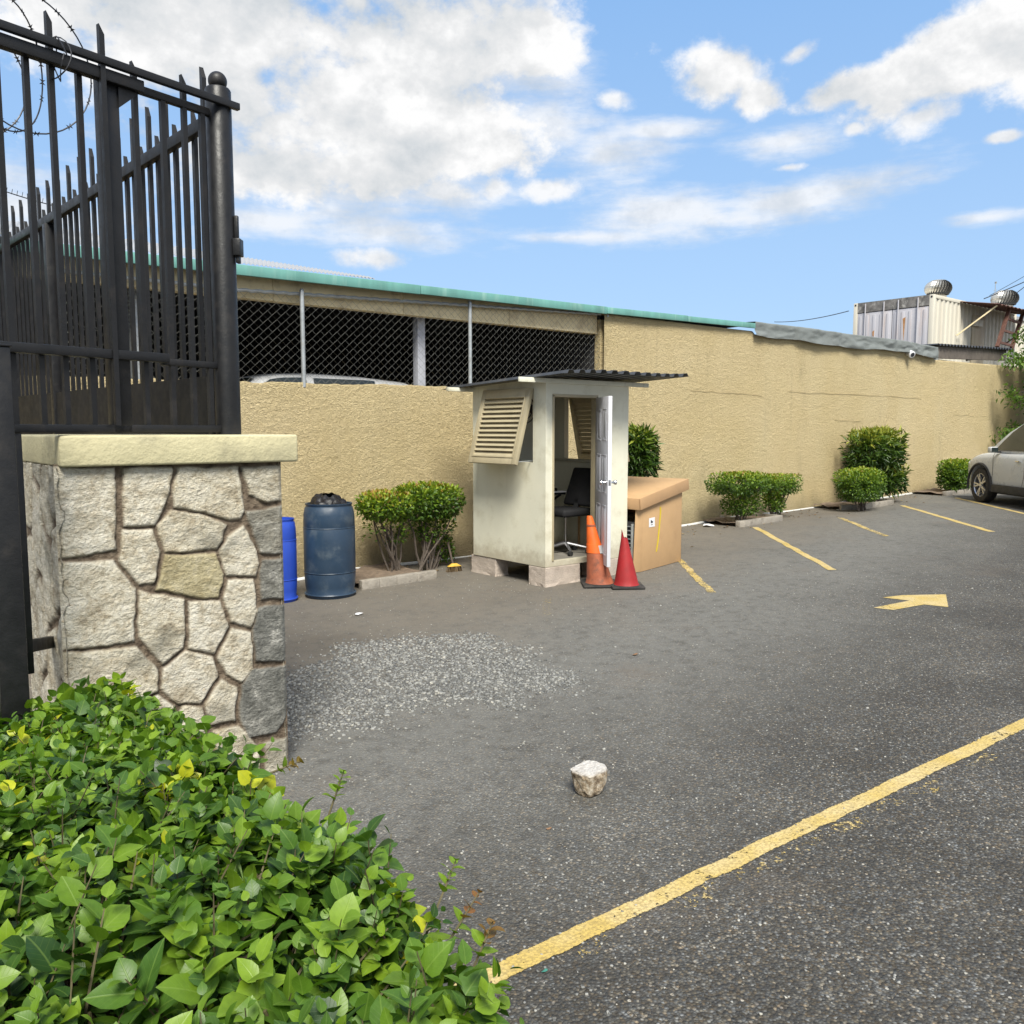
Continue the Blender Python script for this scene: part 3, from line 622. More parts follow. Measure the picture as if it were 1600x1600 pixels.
# ------------------------------------------------------------------ stone gate pillar
PY = 4.16
pilL = wy(93, 735, PY)[0]; pilR = wy(434.5, 730, PY)[0]; pilT = wy(300, 724, PY)[2] + .0; pilB = gz(1.3) - .05; pilD = .86
pil = thing('gate_pillar', 'wide cream rubble stone gate pillar with a yellowed concrete cap, behind the hedge', 'pillar', ((pilL + pilR) / 2, PY + pilD / 2, gz(1.3)))
Z3 = lambda x, y: (x / 3.3333, 700 + y / 3.3333)
stones = [([(300, 100), (604, 100), (602, 535), (500, 545), (400, 575), (350, 555), (318, 400)], 0), ([(650, 100), (892, 100), (890, 230), (805, 402), (650, 405), (638, 250)], 0),
 ([(918, 100), (1245, 100), (1275, 330), (1255, 372), (1190, 378), (1060, 335), (910, 315), (905, 240)], 0), ([(1262, 100), (1470, 95), (1470, 280), (1395, 280), (1300, 250)], .38),
 ([(640, 425), (800, 422), (835, 545), (800, 700), (725, 712), (622, 590)], 0), ([(886, 330), (1040, 345), (1182, 400), (1130, 525), (860, 545), (818, 400)], 0),
 ([(1285, 330), (1475, 305), (1475, 545), (1360, 545), (1290, 380)], .5), ([(1270, 400), (1340, 550), (1350, 600), (1335, 668), (1185, 665), (1142, 530), (1180, 460)], .2),
 ([(860, 560), (1125, 545), (1170, 660), (1140, 780), (1060, 785), (810, 740)], 1), ([(340, 590), (480, 590), (590, 585), (705, 735), (700, 1010), (430, 1040), (395, 1000), (360, 800)], .1),
 ([(722, 745), (960, 790), (955, 1045), (845, 1130), (725, 985)], 0), ([(985, 800), (1150, 800), (1190, 930), (1120, 1070), (980, 1050)], 0),
 ([(1190, 685), (1325, 685), (1343, 850), (1310, 940), (1205, 905), (1168, 780)], 0), ([(1370, 580), (1490, 570), (1490, 785), (1365, 790), (1352, 650)], .55),
 ([(1350, 830), (1495, 815), (1495, 1105), (1330, 1115), (1318, 950)], .62), ([(1205, 940), (1310, 965), (1315, 1160), (1260, 1222), (1180, 1180), (1135, 1090)], 0),
 ([(380, 1060), (710, 1040), (820, 1160), (825, 1270), (600, 1375), (440, 1370), (400, 1200)], .1), ([(970, 1062), (1110, 1085), (1135, 1190), (1040, 1330), (930, 1335), (842, 1255), (850, 1150)], 0),
 ([(1155, 1205), (1235, 1250), (1225, 1420), (1100, 1440), (1065, 1330)], .1), ([(1310, 1160), (1495, 1130), (1495, 1390), (1440, 1480), (1290, 1515), (1250, 1400), (1260, 1240)], .65),
 ([(825, 1290), (910, 1340), (860, 1450), (600, 1450), (620, 1400)], 0), ([(945, 1345), (1055, 1350), (1085, 1440), (1060, 1500), (880, 1500)], 0),
 ([(1380, 1535), (1495, 1505), (1500, 1700), (1385, 1700)], .4), ([(420, 1400), (590, 1400), (600, 1440), (600, 1640), (430, 1640)], 0), ([(640, 1480), (860, 1475), (850, 1680), (640, 1690)], .2), ([(890, 1530), (1090, 1520), (1120, 1700), (890, 1700)], 0), ([(1110, 1470), (1240, 1450), (1350, 1560), (1350, 1700), (1150, 1700)], .3)]
SP = [(np.array([(lambda q: (q[0], q[2]))(wy(*Z3(*p), PY)) for p in poly]), t) for poly, t in stones]
for poly_, _t in SP: poly_[:, 0] = np.where(poly_[:, 0] < pilL + .06, pilL - .06, poly_[:, 0])
def poly_dist(P, poly):
    ins = inpoly(P, poly); d = np.full(len(P), 9.)
    for i in range(len(poly)):
        a, b = poly[i], poly[(i + 1) % len(poly)]; ab = b - a
        t = np.clip(((P - a) @ ab) / (ab @ ab), 0, 1); d = np.minimum(d, np.linalg.norm(P - (a + t[:, None] * ab), axis=1))
    return np.where(ins, d, -d)
def stone_field(P, seed):
    w2 = np.c_[fbm(np.c_[P * 14, np.full(len(P), seed)], 3), fbm(np.c_[P * 14, np.full(len(P), seed + 7.)], 3)] * .006
    return P + w2
def face_mesh(name, nu, nv_, P2, to3, sd, tone):
    sd = sd + .0045; hgt = .017 * np.sqrt(np.clip(sd / .012, 0, 1)) + np.where(sd > 0, .0032 * fbm(np.c_[P2 * (16, 26), np.zeros(len(P2))], 4) + .0016 * fbm(np.c_[P2 * 70, np.zeros(len(P2))], 2), .003 * fbm(np.c_[P2 * 40, np.zeros(len(P2))], 2))
    st = np.clip(sd / .008, 0, 1)
    return npmesh(name, to3(P2, hgt), gridfaces(nu, nv_), m_stone, pil, True, {'stone': ('POINT', st), 'tone': ('POINT', tone)})
nu, nv_ = 190, 320
U, T = np.meshgrid(np.linspace(pilL - .022, pilR + .02, nu), np.linspace(pilB, pilT + .01, nv_)); P2 = np.c_[U.ravel(), T.ravel()]
Pw = stone_field(P2, 1.); sd = np.full(len(P2), -1.); tone = np.zeros(len(P2))
for k_, (poly, t) in enumerate(SP):
    if t < .25: t = (k_ * 37 % 11) / 11 * .27
    d = poly_dist(Pw, poly); up = d > sd; sd = np.where(up, d, sd); tone = np.where(up, t, tone)
ew = np.minimum(U.ravel() - pilL, pilR - U.ravel()); 
o = face_mesh('stone_face', nu, nv_, P2, lambda P, h: np.c_[P[:, 0], PY + .012 - h * np.clip((ew + .02) / .02, .0, 1), P[:, 1]], sd, tone)
# side faces: long upright stones on a voronoi plan
def vor_side(seedn, nu, nv_, W, Ht, sx_, sz_):
    rg = np.random.default_rng(seedn); cells = []
    for i in range(int(W / sx_) + 1):
        for j in range(int(Ht / sz_) + 2): cells.append(((i + .5 + rg.uniform(-.3, .3)) * sx_, (j + .3 * (i % 2) * 1.5 + rg.uniform(-.3, .3)) * sz_))
    cells = np.array(cells); k = sx_ / sz_
    U, T = np.meshgrid(np.linspace(0, W, nu), np.linspace(0, Ht, nv_)); P = stone_field(np.c_[U.ravel(), T.ravel()], seedn)
    d = np.sqrt((P[:, None, 0] - cells[None, :, 0]) ** 2 + ((P[:, None, 1] - cells[None, :, 1]) * k) ** 2); o_ = np.sort(d, 1)
    idx = np.argmin(d, 1); tn_ = rg.choice([0, 0, .05, .12, .22], len(cells))[idx]
    return np.c_[U.ravel(), T.ravel()], (o_[:, 1] - o_[:, 0]) * .5 - .011, tn_
HT = pilT - pilB
P2, sd, tn_ = vor_side(3, 110, 240, pilD, HT, .21, .44)
face_mesh('stone_face', 110, 240, P2, lambda P, h: np.c_[pilL + .008 - h * 1.2, PY - .010 + P[:, 0], pilB + P[:, 1]], sd, tn_)
P2, sd, tn_ = vor_side(5, 60, 120, pilD, HT, .24, .3)
face_mesh('stone_face', 60, 120, P2, lambda P, h: np.c_[pilR - .012 + h, PY + .004 + P[:, 0], pilB + P[:, 1]], sd, tn_)
MB().box(pilL + .03, pilR - .03, PY + .035, PY + pilD, pilB, pilT).build('core', m_conc, pil)
# cap
cy0 = PY - .045; capL = wy(93, 705, cy0)[0]; capR = wy(466, 700, cy0)[0]; capB = wy(93, 730.5, cy0)[2]; capT = wy(300, 679.5, cy0)[2]
capB = min(capB, wy(466, 721, cy0)[2] + .003)
mb = MB().box(capL, capR, cy0, PY + pilD + .07, capB, capT)
cap = mb.build('cap', m_cap, pil, bevel=.012, seg=3)

# ------------------------------------------------------------------ steel fence panel on the pillar, pole and open gate
PB = Vector(at(357, 665, 4.40)); PB.z = 0
pd = Vector((-.974, -.223, 0)).normalized()                  # towards the left end of the panel
pn = Vector((-pd.y, pd.x, 0))                                # points back (+Y side) or front
if pn.y > 0: pn = -pn                                        # front
def pan(px, py_):                                            # point of the panel plane seen at a pixel
    d = ray(px, py_); n2 = (pn.x, pn.y); t = (PB.x * n2[0] + PB.y * n2[1]) / (d[0] * n2[0] + d[1] * n2[1]); return Vector((t * d[0], t * d[1], H + t * d[2]))
def panT(px): q = pan(px, 400) - PB; return q.x * pd.x + q.y * pd.y
def pp_(t, z, off=0.): return (PB.x + pd.x * t + pn.x * off, PB.y + pd.y * t + pn.y * off, z)
zR = pan(200, 92 + 28)[2]
zUp = zat(*pp_(0, 0)[:2], 155) ; zUpT = pan(5, 60)[2]
zTop = (pan(100, 82)[2] + pan(300, 152)[2]) / 2
zLow = (pan(60, 86)[2] + pan(280, 163)[2]) / 2
zMidA = pan(120, 551)[2]; zMidB = pan(290, 568)[2]; zBot = pan(200, 670)[2]
TL = 1.75
fp = thing('steel_fence_panel', 'black steel picket panel fixed above the stone pillar cap with double top rails', 'fence', tuple(pp_(.7, 1.68)))
def rail(name, t0, t1, z, w_, h_, off): return MB().bar(pp_(t0, z, off), pp_(t1, z, off), w_, h_).build(name, m_black, fp, bevel=.004)
rail('top_rail', -.075, TL, zTop, .028, .034, .062)
rail('upper_rail', .0, .50, zLow, .03, .036, 0); rail('upper_rail', .42, TL, zLow - .002, .045, .052, .035)
rail('middle_rail', .03, .36, zMidB, .03, .032, .0); rail('middle_rail', .345, TL, zMidA, .045, .042, .035)
rail('bottom_rail', -.06, TL, zBot, .05, .036, .0)
tP = panT(177)
MB().bar(pp_(tP, zBot - .02, .0), pp_(tP, zLow, .0), .092, .05, up=tuple(pn)).build('post', m_black, fp, bevel=.005)
# gusset under the rail end beside the post
MB().prism([pp_(tP - .04, zLow - .02, .012), pp_(tP - .15, zLow - .02, .012), pp_(tP - .04, zLow - .12, .012)], Vector(pn) * .02).build('gusset', m_black, fp)
for i, px in enumerate((-75, -32, 10, 55, 93, 135, 163, 220, 262, 295, 322)):
    t = panT(px); tall = px in (-32, 10, 93, 163, 220, 295)
    w_ = .023; zt = zTop + {163: .15, 220: .065, 295: .085}.get(px, .145) if tall else zLow
    o_ = .052 if px == 163 else .0
    zb = zBot + .015
    c0 = Vector(pp_(t, 0, o_)); x_ = pd * w_ / 2; y_ = pn * w_ / 2
    q = [c0 - x_ - y_, c0 + x_ - y_, c0 + x_ + y_, c0 - x_ + y_]
    hs = [zt - .04 if tall else zt, zt, zt, zt - .04 if tall else zt]
    mb = MB(); mb.add([(v.x, v.y, zb) for v in q] + [(v.x, v.y, h_) for v, h_ in zip(q, hs)], [(3, 2, 1, 0), (4, 5, 6, 7)] + [(k, (k + 1) % 4, 4 + (k + 1) % 4, 4 + k) for k in range(4)])
    mb.build('picket', m_black, fp)
MB().bar(pp_(TL, gz(0) - .02), pp_(TL, zTop + .02), .06, .06, up=tuple(pn)).build('post', m_black, fp, bevel=.005)
for k in range(1, 6):
    t = panT(-75) + k * .105
    if t < TL - .06: MB().bar(pp_(t, zBot + .015), pp_(t, zTop + .14 if k % 2 == 0 else zLow), .023, .023, up=tuple(pn)).build('picket', m_black, fp)
# tie wire holding the coil
tt = panT(102); mb = MB(); mb.tube([pp_(tt + .02 * math.sin(a * 1.7), zLow - .02 + (zTop - zLow) * .5 + .085 * math.sin(a), .03 + .07 * math.cos(a)) for a in np.linspace(0, 12.6, 40)], .003, 4); mb.build('tie_wire', m_wire, fp)

pole = thing('gate_post', 'round black steel gate post topped with a ball, rising above the pillar cap', 'gate post', (PB.x, PB.y, capT))
pr = .0625; zPT = zat(PB.x, PB.y, 139)
MB().lathe([(pr, capT), (pr, zPT - .01), (pr - .006, zPT)], 36, (PB.x, PB.y, 0)).build('shaft', m_black, pole, True)
sp = [(.046 * math.sin(a), -.046 * math.cos(a)) for a in np.linspace(0.001, math.pi - .001, 16)]
MB().lathe(sp, 28, (PB.x, PB.y, zPT + .036)).build('ball_finial', m_black, pole, True)
zh = zat(PB.x, PB.y, 388); hv = Vector((c_r[0], c_r[1], 0))
hb = PB + hv * (pr + .012); M_ = Matrix.Rotation(math.atan2(hv.y, hv.x), 4, 'Z'); M_.translation = (hb.x, hb.y, zh)
MB().box(-.016, .022, -.03, .03, -.04, .045, M_).box(-.012, .008, -.012, .012, .045, .16, M_).box(-.006, .012, -.016, .016, -.075, -.04, M_).build('hinge_block', m_black, pole, bevel=.004)

gd = Vector((-.066, .997, 0)).normalized(); gn = Vector((-.997, -.066, 0))   # gn faces the camera side
G0 = PB + gd * .09 + gn * .02
gate = thing('steel_gate', 'long black steel gate leaf with spiked pickets, swung open behind the stone pillar', 'gate', (G0.x, G0.y, gz(1.5)))
def gq(t, z, off=0.): return (G0.x + gd.x * t + gn.x * off, G0.y + gd.y * t + gn.y * off, z)
gl = 5.6; zGT = 3.245; zGM = 1.98
gb = lambda nm, a, b_, w_, h_, m=m_black: MB().bar(a, b_, w_, h_).build(nm, m, gate, bevel=.004)
gb('top_rail', gq(0, zGT), gq(gl, zGT), .04, .062); gb('bottom_rail', gq(0, .12), gq(gl, .12), .05, .06)
MB().bar(gq(.02, .1), gq(.02, zGT - .031), .05, .06, up=tuple(gn)).build('stile', m_black, gate, bevel=.004)
MB().bar(gq(2.75, .15), gq(2.75, zGT - .031), .07, .07, up=tuple(gn)).build('stile', m_black, gate, bevel=.004)
MB().bar(gq(gl, .1), gq(gl, zGT), .06, .06, up=tuple(gn)).build('stile', m_black, gate, bevel=.004)
MB().bar(gq(.02, (zGM + .18) / 2, .016), gq(gl, (zGM + .18) / 2, .016), .006, zGM - .18).build('kick_plate', m_blackflat, gate)
gb('middle_rail', gq(.05, zGM - .02, -.01), gq(gl, zGM - .02, -.01), .03, .04)
npk = 44
for k in range(npk):
    t = .10 + k * .124; tall = k % 2 == 0; zt = zGT + (.31 if tall else .12); w_ = .031
    if t > gl - .05: break
    c0 = Vector(gq(t, 0, -.03)); x_ = gd * w_ / 2; y_ = gn * .011
    q = [c0 - x_ - y_, c0 + x_ - y_, c0 + x_ + y_, c0 - x_ + y_]; cut = .06
    hs = [zt - cut, zt, zt, zt - cut]
    mb = MB(); mb.add([(v.x, v.y, .14) for v in q] + [(v.x, v.y, h_) for v, h_ in zip(q, hs)], [(3, 2, 1, 0), (4, 5, 6, 7)] + [(i, (i + 1) % 4, 4 + (i + 1) % 4, 4 + i) for i in range(4)])
    mb.build('picket', m_black, gate)

# posts at the left edge and the stay to the pillar
q = Vector(pan(31, 800)); 
post = thing('fence_post', 'slim black square post standing against the left side of the stone pillar', 'post', (q.x, q.y, gz(q.x)))
MB().box(q.x - .019, q.x + .019, q.y - .019, q.y + .019, zat(q.x, q.y, 1052), zBot - .019).build('shaft', m_black, post, bevel=.003)
e1 = Vector(wx(80, 1003, pilL - .02)); e0 = Vector(at(20, 1014, 3.45))
MB().bar(e0, e1, .04, .055).build('stay_bar', m_black, post, bevel=.003)
q2 = Vector(at(4, 800, 3.3))
post2 = thing('fence_post', 'thick black square post at the left edge of the picture before the gate', 'post', (q2.x, q2.y, gz(q2.x)))
MB().box(q2.x - .05, q2.x + .05, q2.y - .05, q2.y + .05, gz(q2.x) - .02, zat(q2.x, q2.y, 542)).build('shaft', m_black, post2, bevel=.005)
MB().box(q2.x - .055, q2.x + .055, q2.y - .055, q2.y + .055, zat(q2.x, q2.y, 542), zat(q2.x, q2.y, 538)).build('post_cap', m_black, post2, bevel=.003)

# razor wire coil behind the top rails
cz0 = Vector(at(18, 102, 4.55)); vd = Vector((cz0.x, cz0.y, 0)).normalized(); axd = (vd * .80 + pd * .6).normalized(); sd_ = Vector((-axd.y, axd.x, 0)); Rr = .315
mb = MB()
def coilpt(a):
    rr = Rr * (1 + .05 * math.sin(a * .37)); t = a / (2 * math.pi) * .21
    return cz0 + axd * (t - .25 + .05 * math.sin(a * 1.5)) + sd_ * rr * math.cos(a) + Vector((0, 0, rr * math.sin(a)))
path = [coilpt(a) for a in np.arange(.6, 2 * math.pi * 6.2, .14)]
mb.tube(path, .0040, 5)
acc = 0
for i in range(1, len(path) - 1):
    acc += (path[i] - path[i - 1]).length
    if acc > .085:
        acc = 0; t = (path[i + 1] - path[i]).normalized(); s_ = t.cross(Vector((random.uniform(-1, 1), random.uniform(-1, 1), random.uniform(-1, 1)))).normalized()
        for sg in (-1, 1):
            for sg2 in (-1, 1):
                p = path[i]; mb.add([p + t * .010 * sg2, p - t * .003 * sg2, p + s_ * sg * .016 + t * .014 * sg2, p + t.cross(s_) * .003], [(0, 1, 2), (0, 3, 2), (1, 3, 2), (0, 1, 3)])
tag(mb.build('razor_wire', m_wire, None), 'coil of dark razor wire hanging behind the top rails of the black fence', 'razor wire')
# one taut barbed strand further back
a3, b3 = Vector(at(-40, 282, 8.2)), Vector(at(120, 330, 8.6)); mb = MB().tube([a3.lerp(b3, i / 20) - Vector((0, 0, .02 * math.sin(i / 20 * 3.14))) for i in range(21)], .005, 4)
for i in range(1, 20):
    p = a3.lerp(b3, i / 20); mb.tube([p + Vector((.0, 0, -.025)), p + Vector((.01, 0, .025))], .003, 3)
tag(mb.build('barbed_wire', m_wire), 'single thin barbed wire strand stretched beyond the open gate', 'barbed wire')

# ------------------------------------------------------------------ guard booth
BX0, BX1, BY0, BY1 = 6.13, 7.43, 6.84, 8.14
bz0 = zat(BX0, BY0, 887); bz1 = zat(BX0, BY0, 591)
th = .07
booth = thing('guard_booth', 'small cream guard booth on concrete blocks with propped louvres and an open white door', 'guard booth', ((BX0 + BX1) / 2, (BY0 + BY1) / 2, bz0))
wy0, wy1 = 7.05, 7.86; wz0 = zat(BX0, 7.06, 723); wz1 = zat(BX0, 7.4, 612)
dx0, dx1 = wy(863, 700, BY0)[0], wy(933, 700, BY0)[0]; dz1 = zat(dx0, BY0, 617); dz0 = zat(dx0, BY0, 877)
mb = MB()
for xa, xb in ((BX0, BX0 + th), (BX1 - th, BX1)):
    mb.box(xa, xb, BY0, BY1, bz0, wz0).box(xa, xb, BY0, wy0, wz0, wz1).box(xa, xb, wy1, BY1, wz0, wz1).box(xa, xb, BY0, BY1, wz1, bz1)
mb.box(BX0 + th, BX1 - th, BY1 - th, BY1, bz0, bz1)
mb.box(BX0 + th, dx0, BY0, BY0 + th, bz0, dz1).box(dx1, BX1 - th, BY0, BY0 + th, bz0, dz1).box(BX0 + th, BX1 - th, BY0, BY0 + th, dz1, bz1).box(dx0, dx1, BY0, BY0 + th, bz0, dz0 - .004)
bm2 = bmesh.new()
mb.build('wall', m_cream, booth)
MB().box(BX0 + th, BX1 - th, BY0 + th, BY1 - th, bz0 + .002, dz0 - .03).build('floor', mat('worn grey floor', (.20, .185, .16), .8, 0, .2, 5), booth)
MB().box(dx0 - .0, dx0 + .022, BY0 - .012, BY0 + th + .01, dz0, dz1).box(dx1 - .022, dx1, BY0 - .012, BY0 + th + .01, dz0, dz1).box(dx0, dx1, BY0 - .012, BY0 + th + .01, dz1 - .02, dz1 + .012).build('door_frame', m_louvre, booth, bevel=.003)
# door leaf, hinged at the right jamb and swung outwards
dw = .635; da_ = R(118)
hx, hy = dx1 - .02, BY0 - .02
M_ = Matrix.Translation((hx, hy, 0)) @ Matrix.Rotation(math.pi + R(57), 4, 'Z')
dzb = dz0 - .03
mb = MB().box(0, dw, -.02, .02, dzb, dz1 - .02, M_)
door = mb.build('door', m_doorw, booth, bevel=.003)
dh = dz1 - .02 - dzb; mb = MB()
for side in (-1, 1):
    for cx in (.19, .47):
        for z0_, z1_ in ((.06, .36), (.43, .66), (.74, .93)):
            za, zb = dzb + dh * z0_, dzb + dh * z1_; x0_, x1_ = cx - .095, cx + .095; yb = .02 * side; yo = .0242 * side; yi = .0215 * side
            for (a, b_, c_, d_) in ((x0_, x1_, za, za + .018), (x0_, x1_, zb - .018, zb), (x0_, x0_ + .018, za + .018, zb - .018), (x1_ - .018, x1_, za + .018, zb - .018)):
                mb.box(a, b_, min(yb, yo), max(yb, yo), c_, d_, M_)
            mb.box(x0_ + .04, x1_ - .04, min(yb, yo), max(yb, yo), za + .04, zb - .04, M_)
mb.build('door_moulding', m_doorw, door, bevel=.003)
kz = zat(hx, hy, 749)
for side in (-1, 1):
    Mk = M_ @ Matrix.Translation((dw - .06, .02 * side, kz)) @ Matrix.Rotation(-math.pi / 2 * side, 4, 'X')
    MB().lathe([(.028, 0), (.028, .006), (.012, .012), (.011, .034), (.022, .040), (.027, .055), (.022, .070), (.0, .074)], 18, M=Mk).build('door_knob', m_chrome, door, True)
MB().box(dw - .001, dw + .002, -.012, .012, kz - .03, kz + .03, M_).build('latch_plate', m_chrome, door)
# louvred shutters hinged at the top
def shutter(xw, sgn, ang, name='louvre_shutter'):
    y0_, y1_ = wy0 - .02, wy1 + .02; hz_ = wz1 + .02; L = .86
    Ms = Matrix.Translation((xw, 0, hz_)) @ Matrix.Rotation(sgn * ang, 4, 'Y')
    f = MB(); t_ = .045; b_ = .075
    X0, X1 = (-t_, 0) if sgn > 0 else (0, t_)
    f.box(X0, X1, y0_, y0_ + b_, -L, 0, Ms).box(X0, X1, y1_ - b_, y1_, -L, 0, Ms).box(X0, X1, y0_ + b_, y1_ - b_, -L, -L + .09, Ms).box(X0, X1, y0_ + b_, y1_ - b_, -.11, 0, Ms)
    # beads round the louvre field
    xo = X0 - .008 if sgn > 0 else X1; f.box(xo, xo + .008, y0_ + b_ - .02, y0_ + b_, -L + .07, -.09, Ms).box(xo, xo + .008, y1_ - b_, y1_ - b_ + .02, -L + .07, -.09, Ms).box(xo, xo + .008, y0_ + b_, y1_ - b_, -L + .07, -L + .09, Ms).box(xo, xo + .008, y0_ + b_, y1_ - b_, -.11, -.09, Ms)
    fr = f.build(name, m_louvre, booth, bevel=.003)
    s_ = MB(); n = 12; pitch = (L - .20) / n
    for i in range(n):
        zc = -.11 - pitch * (i + .5); tilt = Matrix.Translation(((X0 + X1) / 2, 0, zc)) @ Matrix.Rotation(sgn * R(-54), 4, 'Y')
        s_.box(-.035, .035, y0_ + b_ - .004, y1_ - b_ + .004, -.004, .004, Ms @ tilt)
    s_.build('slats', m_louvre, fr)
    MB().tube([Ms @ Vector(((X0 + X1) / 2, y0_ + .03, -L + .03)), (xw + .05 * sgn, y0_ + .06, wz0 + .02)], .006, 6).build('prop_rod', m_galv, fr)
shutter(BX0 - .002, 1, R(15.5)); shutter(BX1 + .002, -1, R(13))
# sills and window boards
MB().box(BX0 + th - .002, BX0 + th + .10, wy0 - .03, wy1 + .03, wz0 - .03, wz0 - .002).build('window_sill', m_creamin, booth, bevel=.003); MB().box(BX1 - th - .05, BX1 - th + .002, BY0 + th, BY1 - th, wz0 - .03, wz0 - .001).build('window_sill', m_creamin, booth, bevel=.003)
# eave purlins
xa, xb = wy(806, 597, BY0 + .03)[0], wy(1008, 598, BY0 + .03)[0]
MB().box(xa, xb, BY0 - .03, BY0 + .03 - .035, bz1 - .05, bz1 + .0).build('purlin', m_cream, booth, bevel=.003)
xa2 = wy(709, 606, BY1 - .1)[0]
MB().box(xa2, BX1 + .3, BY1 + .004, BY1 + .05, bz1 - .10, bz1 - .055).build('purlin', m_cream, booth, bevel=.003)
# corrugated roof
rx0, rx1, ry0, ry1 = 5.93, 7.95, 6.36, 8.50
zf0 = zat(rx0, ry0, 579.5); zf1 = zat(rx1, ry0, 584.5); zb0 = zat(rx0, ry1, 606)
mb = MB(); prof = []; n = 12; pw = (rx1 - rx0) / n
for i in range(n):
    for u, h_ in ((0, 0), (.30, 0), (.42, 1), (.78, 1), (.90, 0)): prof.append((rx0 + (i + u) * pw, h_ * .034))
prof.append((rx1, 0)); m_ = len(prof); P = []
for v in (0, .33, .66, 1):
    for x, h_ in prof:
        u = (x - rx0) / (rx1 - rx0); zf = zf0 + (zf1 - zf0) * u - .02; zb = zf + (zb0 - zf0)
        P.append((x, ry0 + (ry1 - ry0) * v + .015 * math.sin(x * 5) * (v == 0), zf + (zb - zf) * v + h_ + .012 * math.sin(x * 3 + 1) * (1 - v)))
mb.grid(P, m_, 4); mb.grid([(p[0], p[1], p[2] - .004) for p in P], m_, 4)
k = len(P); mb.f += [(i, k + i, k + i + 1, i + 1) for i in range(m_ - 1)]
mb.build('roof', m_roofdark, booth)
# wall fan inside, desk and chair
fan = thing('wall_fan', 'round dark fan hanging on the back wall inside the guard booth', 'fan', (6.9, BY1 - th - .05, 1.95))
fc = Vector((BX1 - .62, BY1 - th - .06, zat(BX1 - .62, BY1 - th, 640)))
for rr in (.17, .12, .06):
    MB().tube([fc + Vector((rr * math.cos(a), -.02, rr * math.sin(a))) for a in np.linspace(0, 2 * math.pi, 33)], .006, 6).build('guard_ring', m_plast, fan, True)
bl = MB()
for k in range(3):
    a = k * 2.094; bl.prism([fc + Vector((.02 * math.cos(a), 0, .02 * math.sin(a))), fc + Vector((.14 * math.cos(a - .3), .012, .14 * math.sin(a - .3))), fc + Vector((.15 * math.cos(a + .4), -.012, .15 * math.sin(a + .4)))], (0, .006, 0))
bl.build('blades', m_plast, fan); MB().lathe([(.04, 0), (.045, .03), (.02, .06)], 16, M=Matrix.Translation(fc + Vector((0, .05, 0))) @ Matrix.Rotation(math.pi / 2, 4, 'X')).build('motor', m_plast, fan, True)
fz = dz0 - .03
desk = thing('wall_desk', 'narrow shelf desk with papers inside the booth behind the door post', 'desk', (6.5, 7.8, fz))
dzz = zat(7.1, 7.7, 769)
MB().box(6.55, 7.20, 7.66, BY1 - th - .001, dzz - .03, dzz).build('desk_top', m_chairb, desk, bevel=.004)
MB().box(6.85, 7.22, 7.64, 7.80, dzz + .001, dzz + .014).build('papers', m_white, desk); MB().box(6.8, 7.12, 7.72, 7.95, dzz + .015, dzz + .05).build('files', m_chairb, desk, bevel=.006)
MB().bar((7.15, 7.7, dzz - .03), (7.0, 8.05, dzz - .30), .025, .025).build('bracket', m_plast, desk)
ch = Vector((6.92, 7.36, fz))
chair = thing('office_chair', 'black office swivel chair with chrome star base inside the guard booth', 'chair', tuple(ch))
sz_ = zat(ch.x, ch.y, 800)
MB().box(ch.x - .23, ch.x + .25, ch.y - .22, ch.y + .24, sz_ - .04, sz_ + .05).build('seat', m_chairb, chair, bevel=.035, seg=4)
Mb_ = Matrix.Translation((ch.x + .16, ch.y - .02, sz_ + .05)) @ Matrix.Rotation(R(22), 4, 'Y')
MB().box(-.03, .03, -.25, .23, .02, .50, Mb_).build('backrest', m_chairb, chair, bevel=.028, seg=4)
MB().box(-.03, .01, -.03, .03, -.08, .1, Mb_).build('back_support', m_plast, chair)
MB().lathe([(.024, .09), (.024, .22), (.016, .22), (.016, sz_ - fz - .06), (.10, sz_ - fz - .05), (.10, sz_ - fz - .03)], 16, tuple(ch)).build('gas_lift', m_chrome, chair, True)
bs_ = MB()
for k in range(5):
    a = k * 1.2566 + .4; bs_.tube([ch + Vector((.02 * math.cos(a), .02 * math.sin(a), .12)), ch + Vector((.27 * math.cos(a), .27 * math.sin(a), .07))], [.02, .013], 8)
    cs = ch + Vector((.27 * math.cos(a), .27 * math.sin(a), .03))
    MB().lathe([(.01, -.02), (.03, -.018), (.03, .018), (.01, .02)], 14, M=Matrix.Translation(cs) @ Matrix.Rotation(math.pi / 2, 4, 'X')).build('caster', m_plast, chair, True)
bs_.build('star_base', mat('dull steel', (.25, .25, .26), .35, .7), chair, True)
# blocks under the booth
def block(x0, x1, y0, y1, label):
    z0 = gz(x0) - .02; z1 = bz0 - .003; mb = MB().box(x0, x1, y0, y1, z0, z1)
    o = mb.build('concrete_block', m_block, None, bevel=.012, seg=2)
    me = o.data; bm = bmesh.new(); bm.from_mesh(me); bmesh.ops.subdivide_edges(bm, edges=bm.edges[:], cuts=4, use_grid_fill=True)
    for v in bm.verts:
        f_ = 1 if v.co.z < z1 - .02 else 0; v.co.x += random.uniform(-.0015, .0015); v.co.y += random.uniform(-.0015, .0015)
        if v.co.z < z0 + .05: v.co.x += random.uniform(-.012, .012); v.co.y += random.uniform(-.018, .006)
    bm.to_mesh(me); bm.free(); me.polygons.foreach_set('use_smooth', [False] * len(me.polygons)); tag(o, label, 'concrete block', 'blocks under the guard booth')
block(BX0 + .0, BX0 + .53, BY0 - .005, BY0 + .28, 'pinkish concrete block under the near front corner of the booth, left of the cones')
block(BX0 + .01, BX0 + .2, 7.72, 8.2, 'pinkish concrete block under the back left corner of the booth, beside the broom')
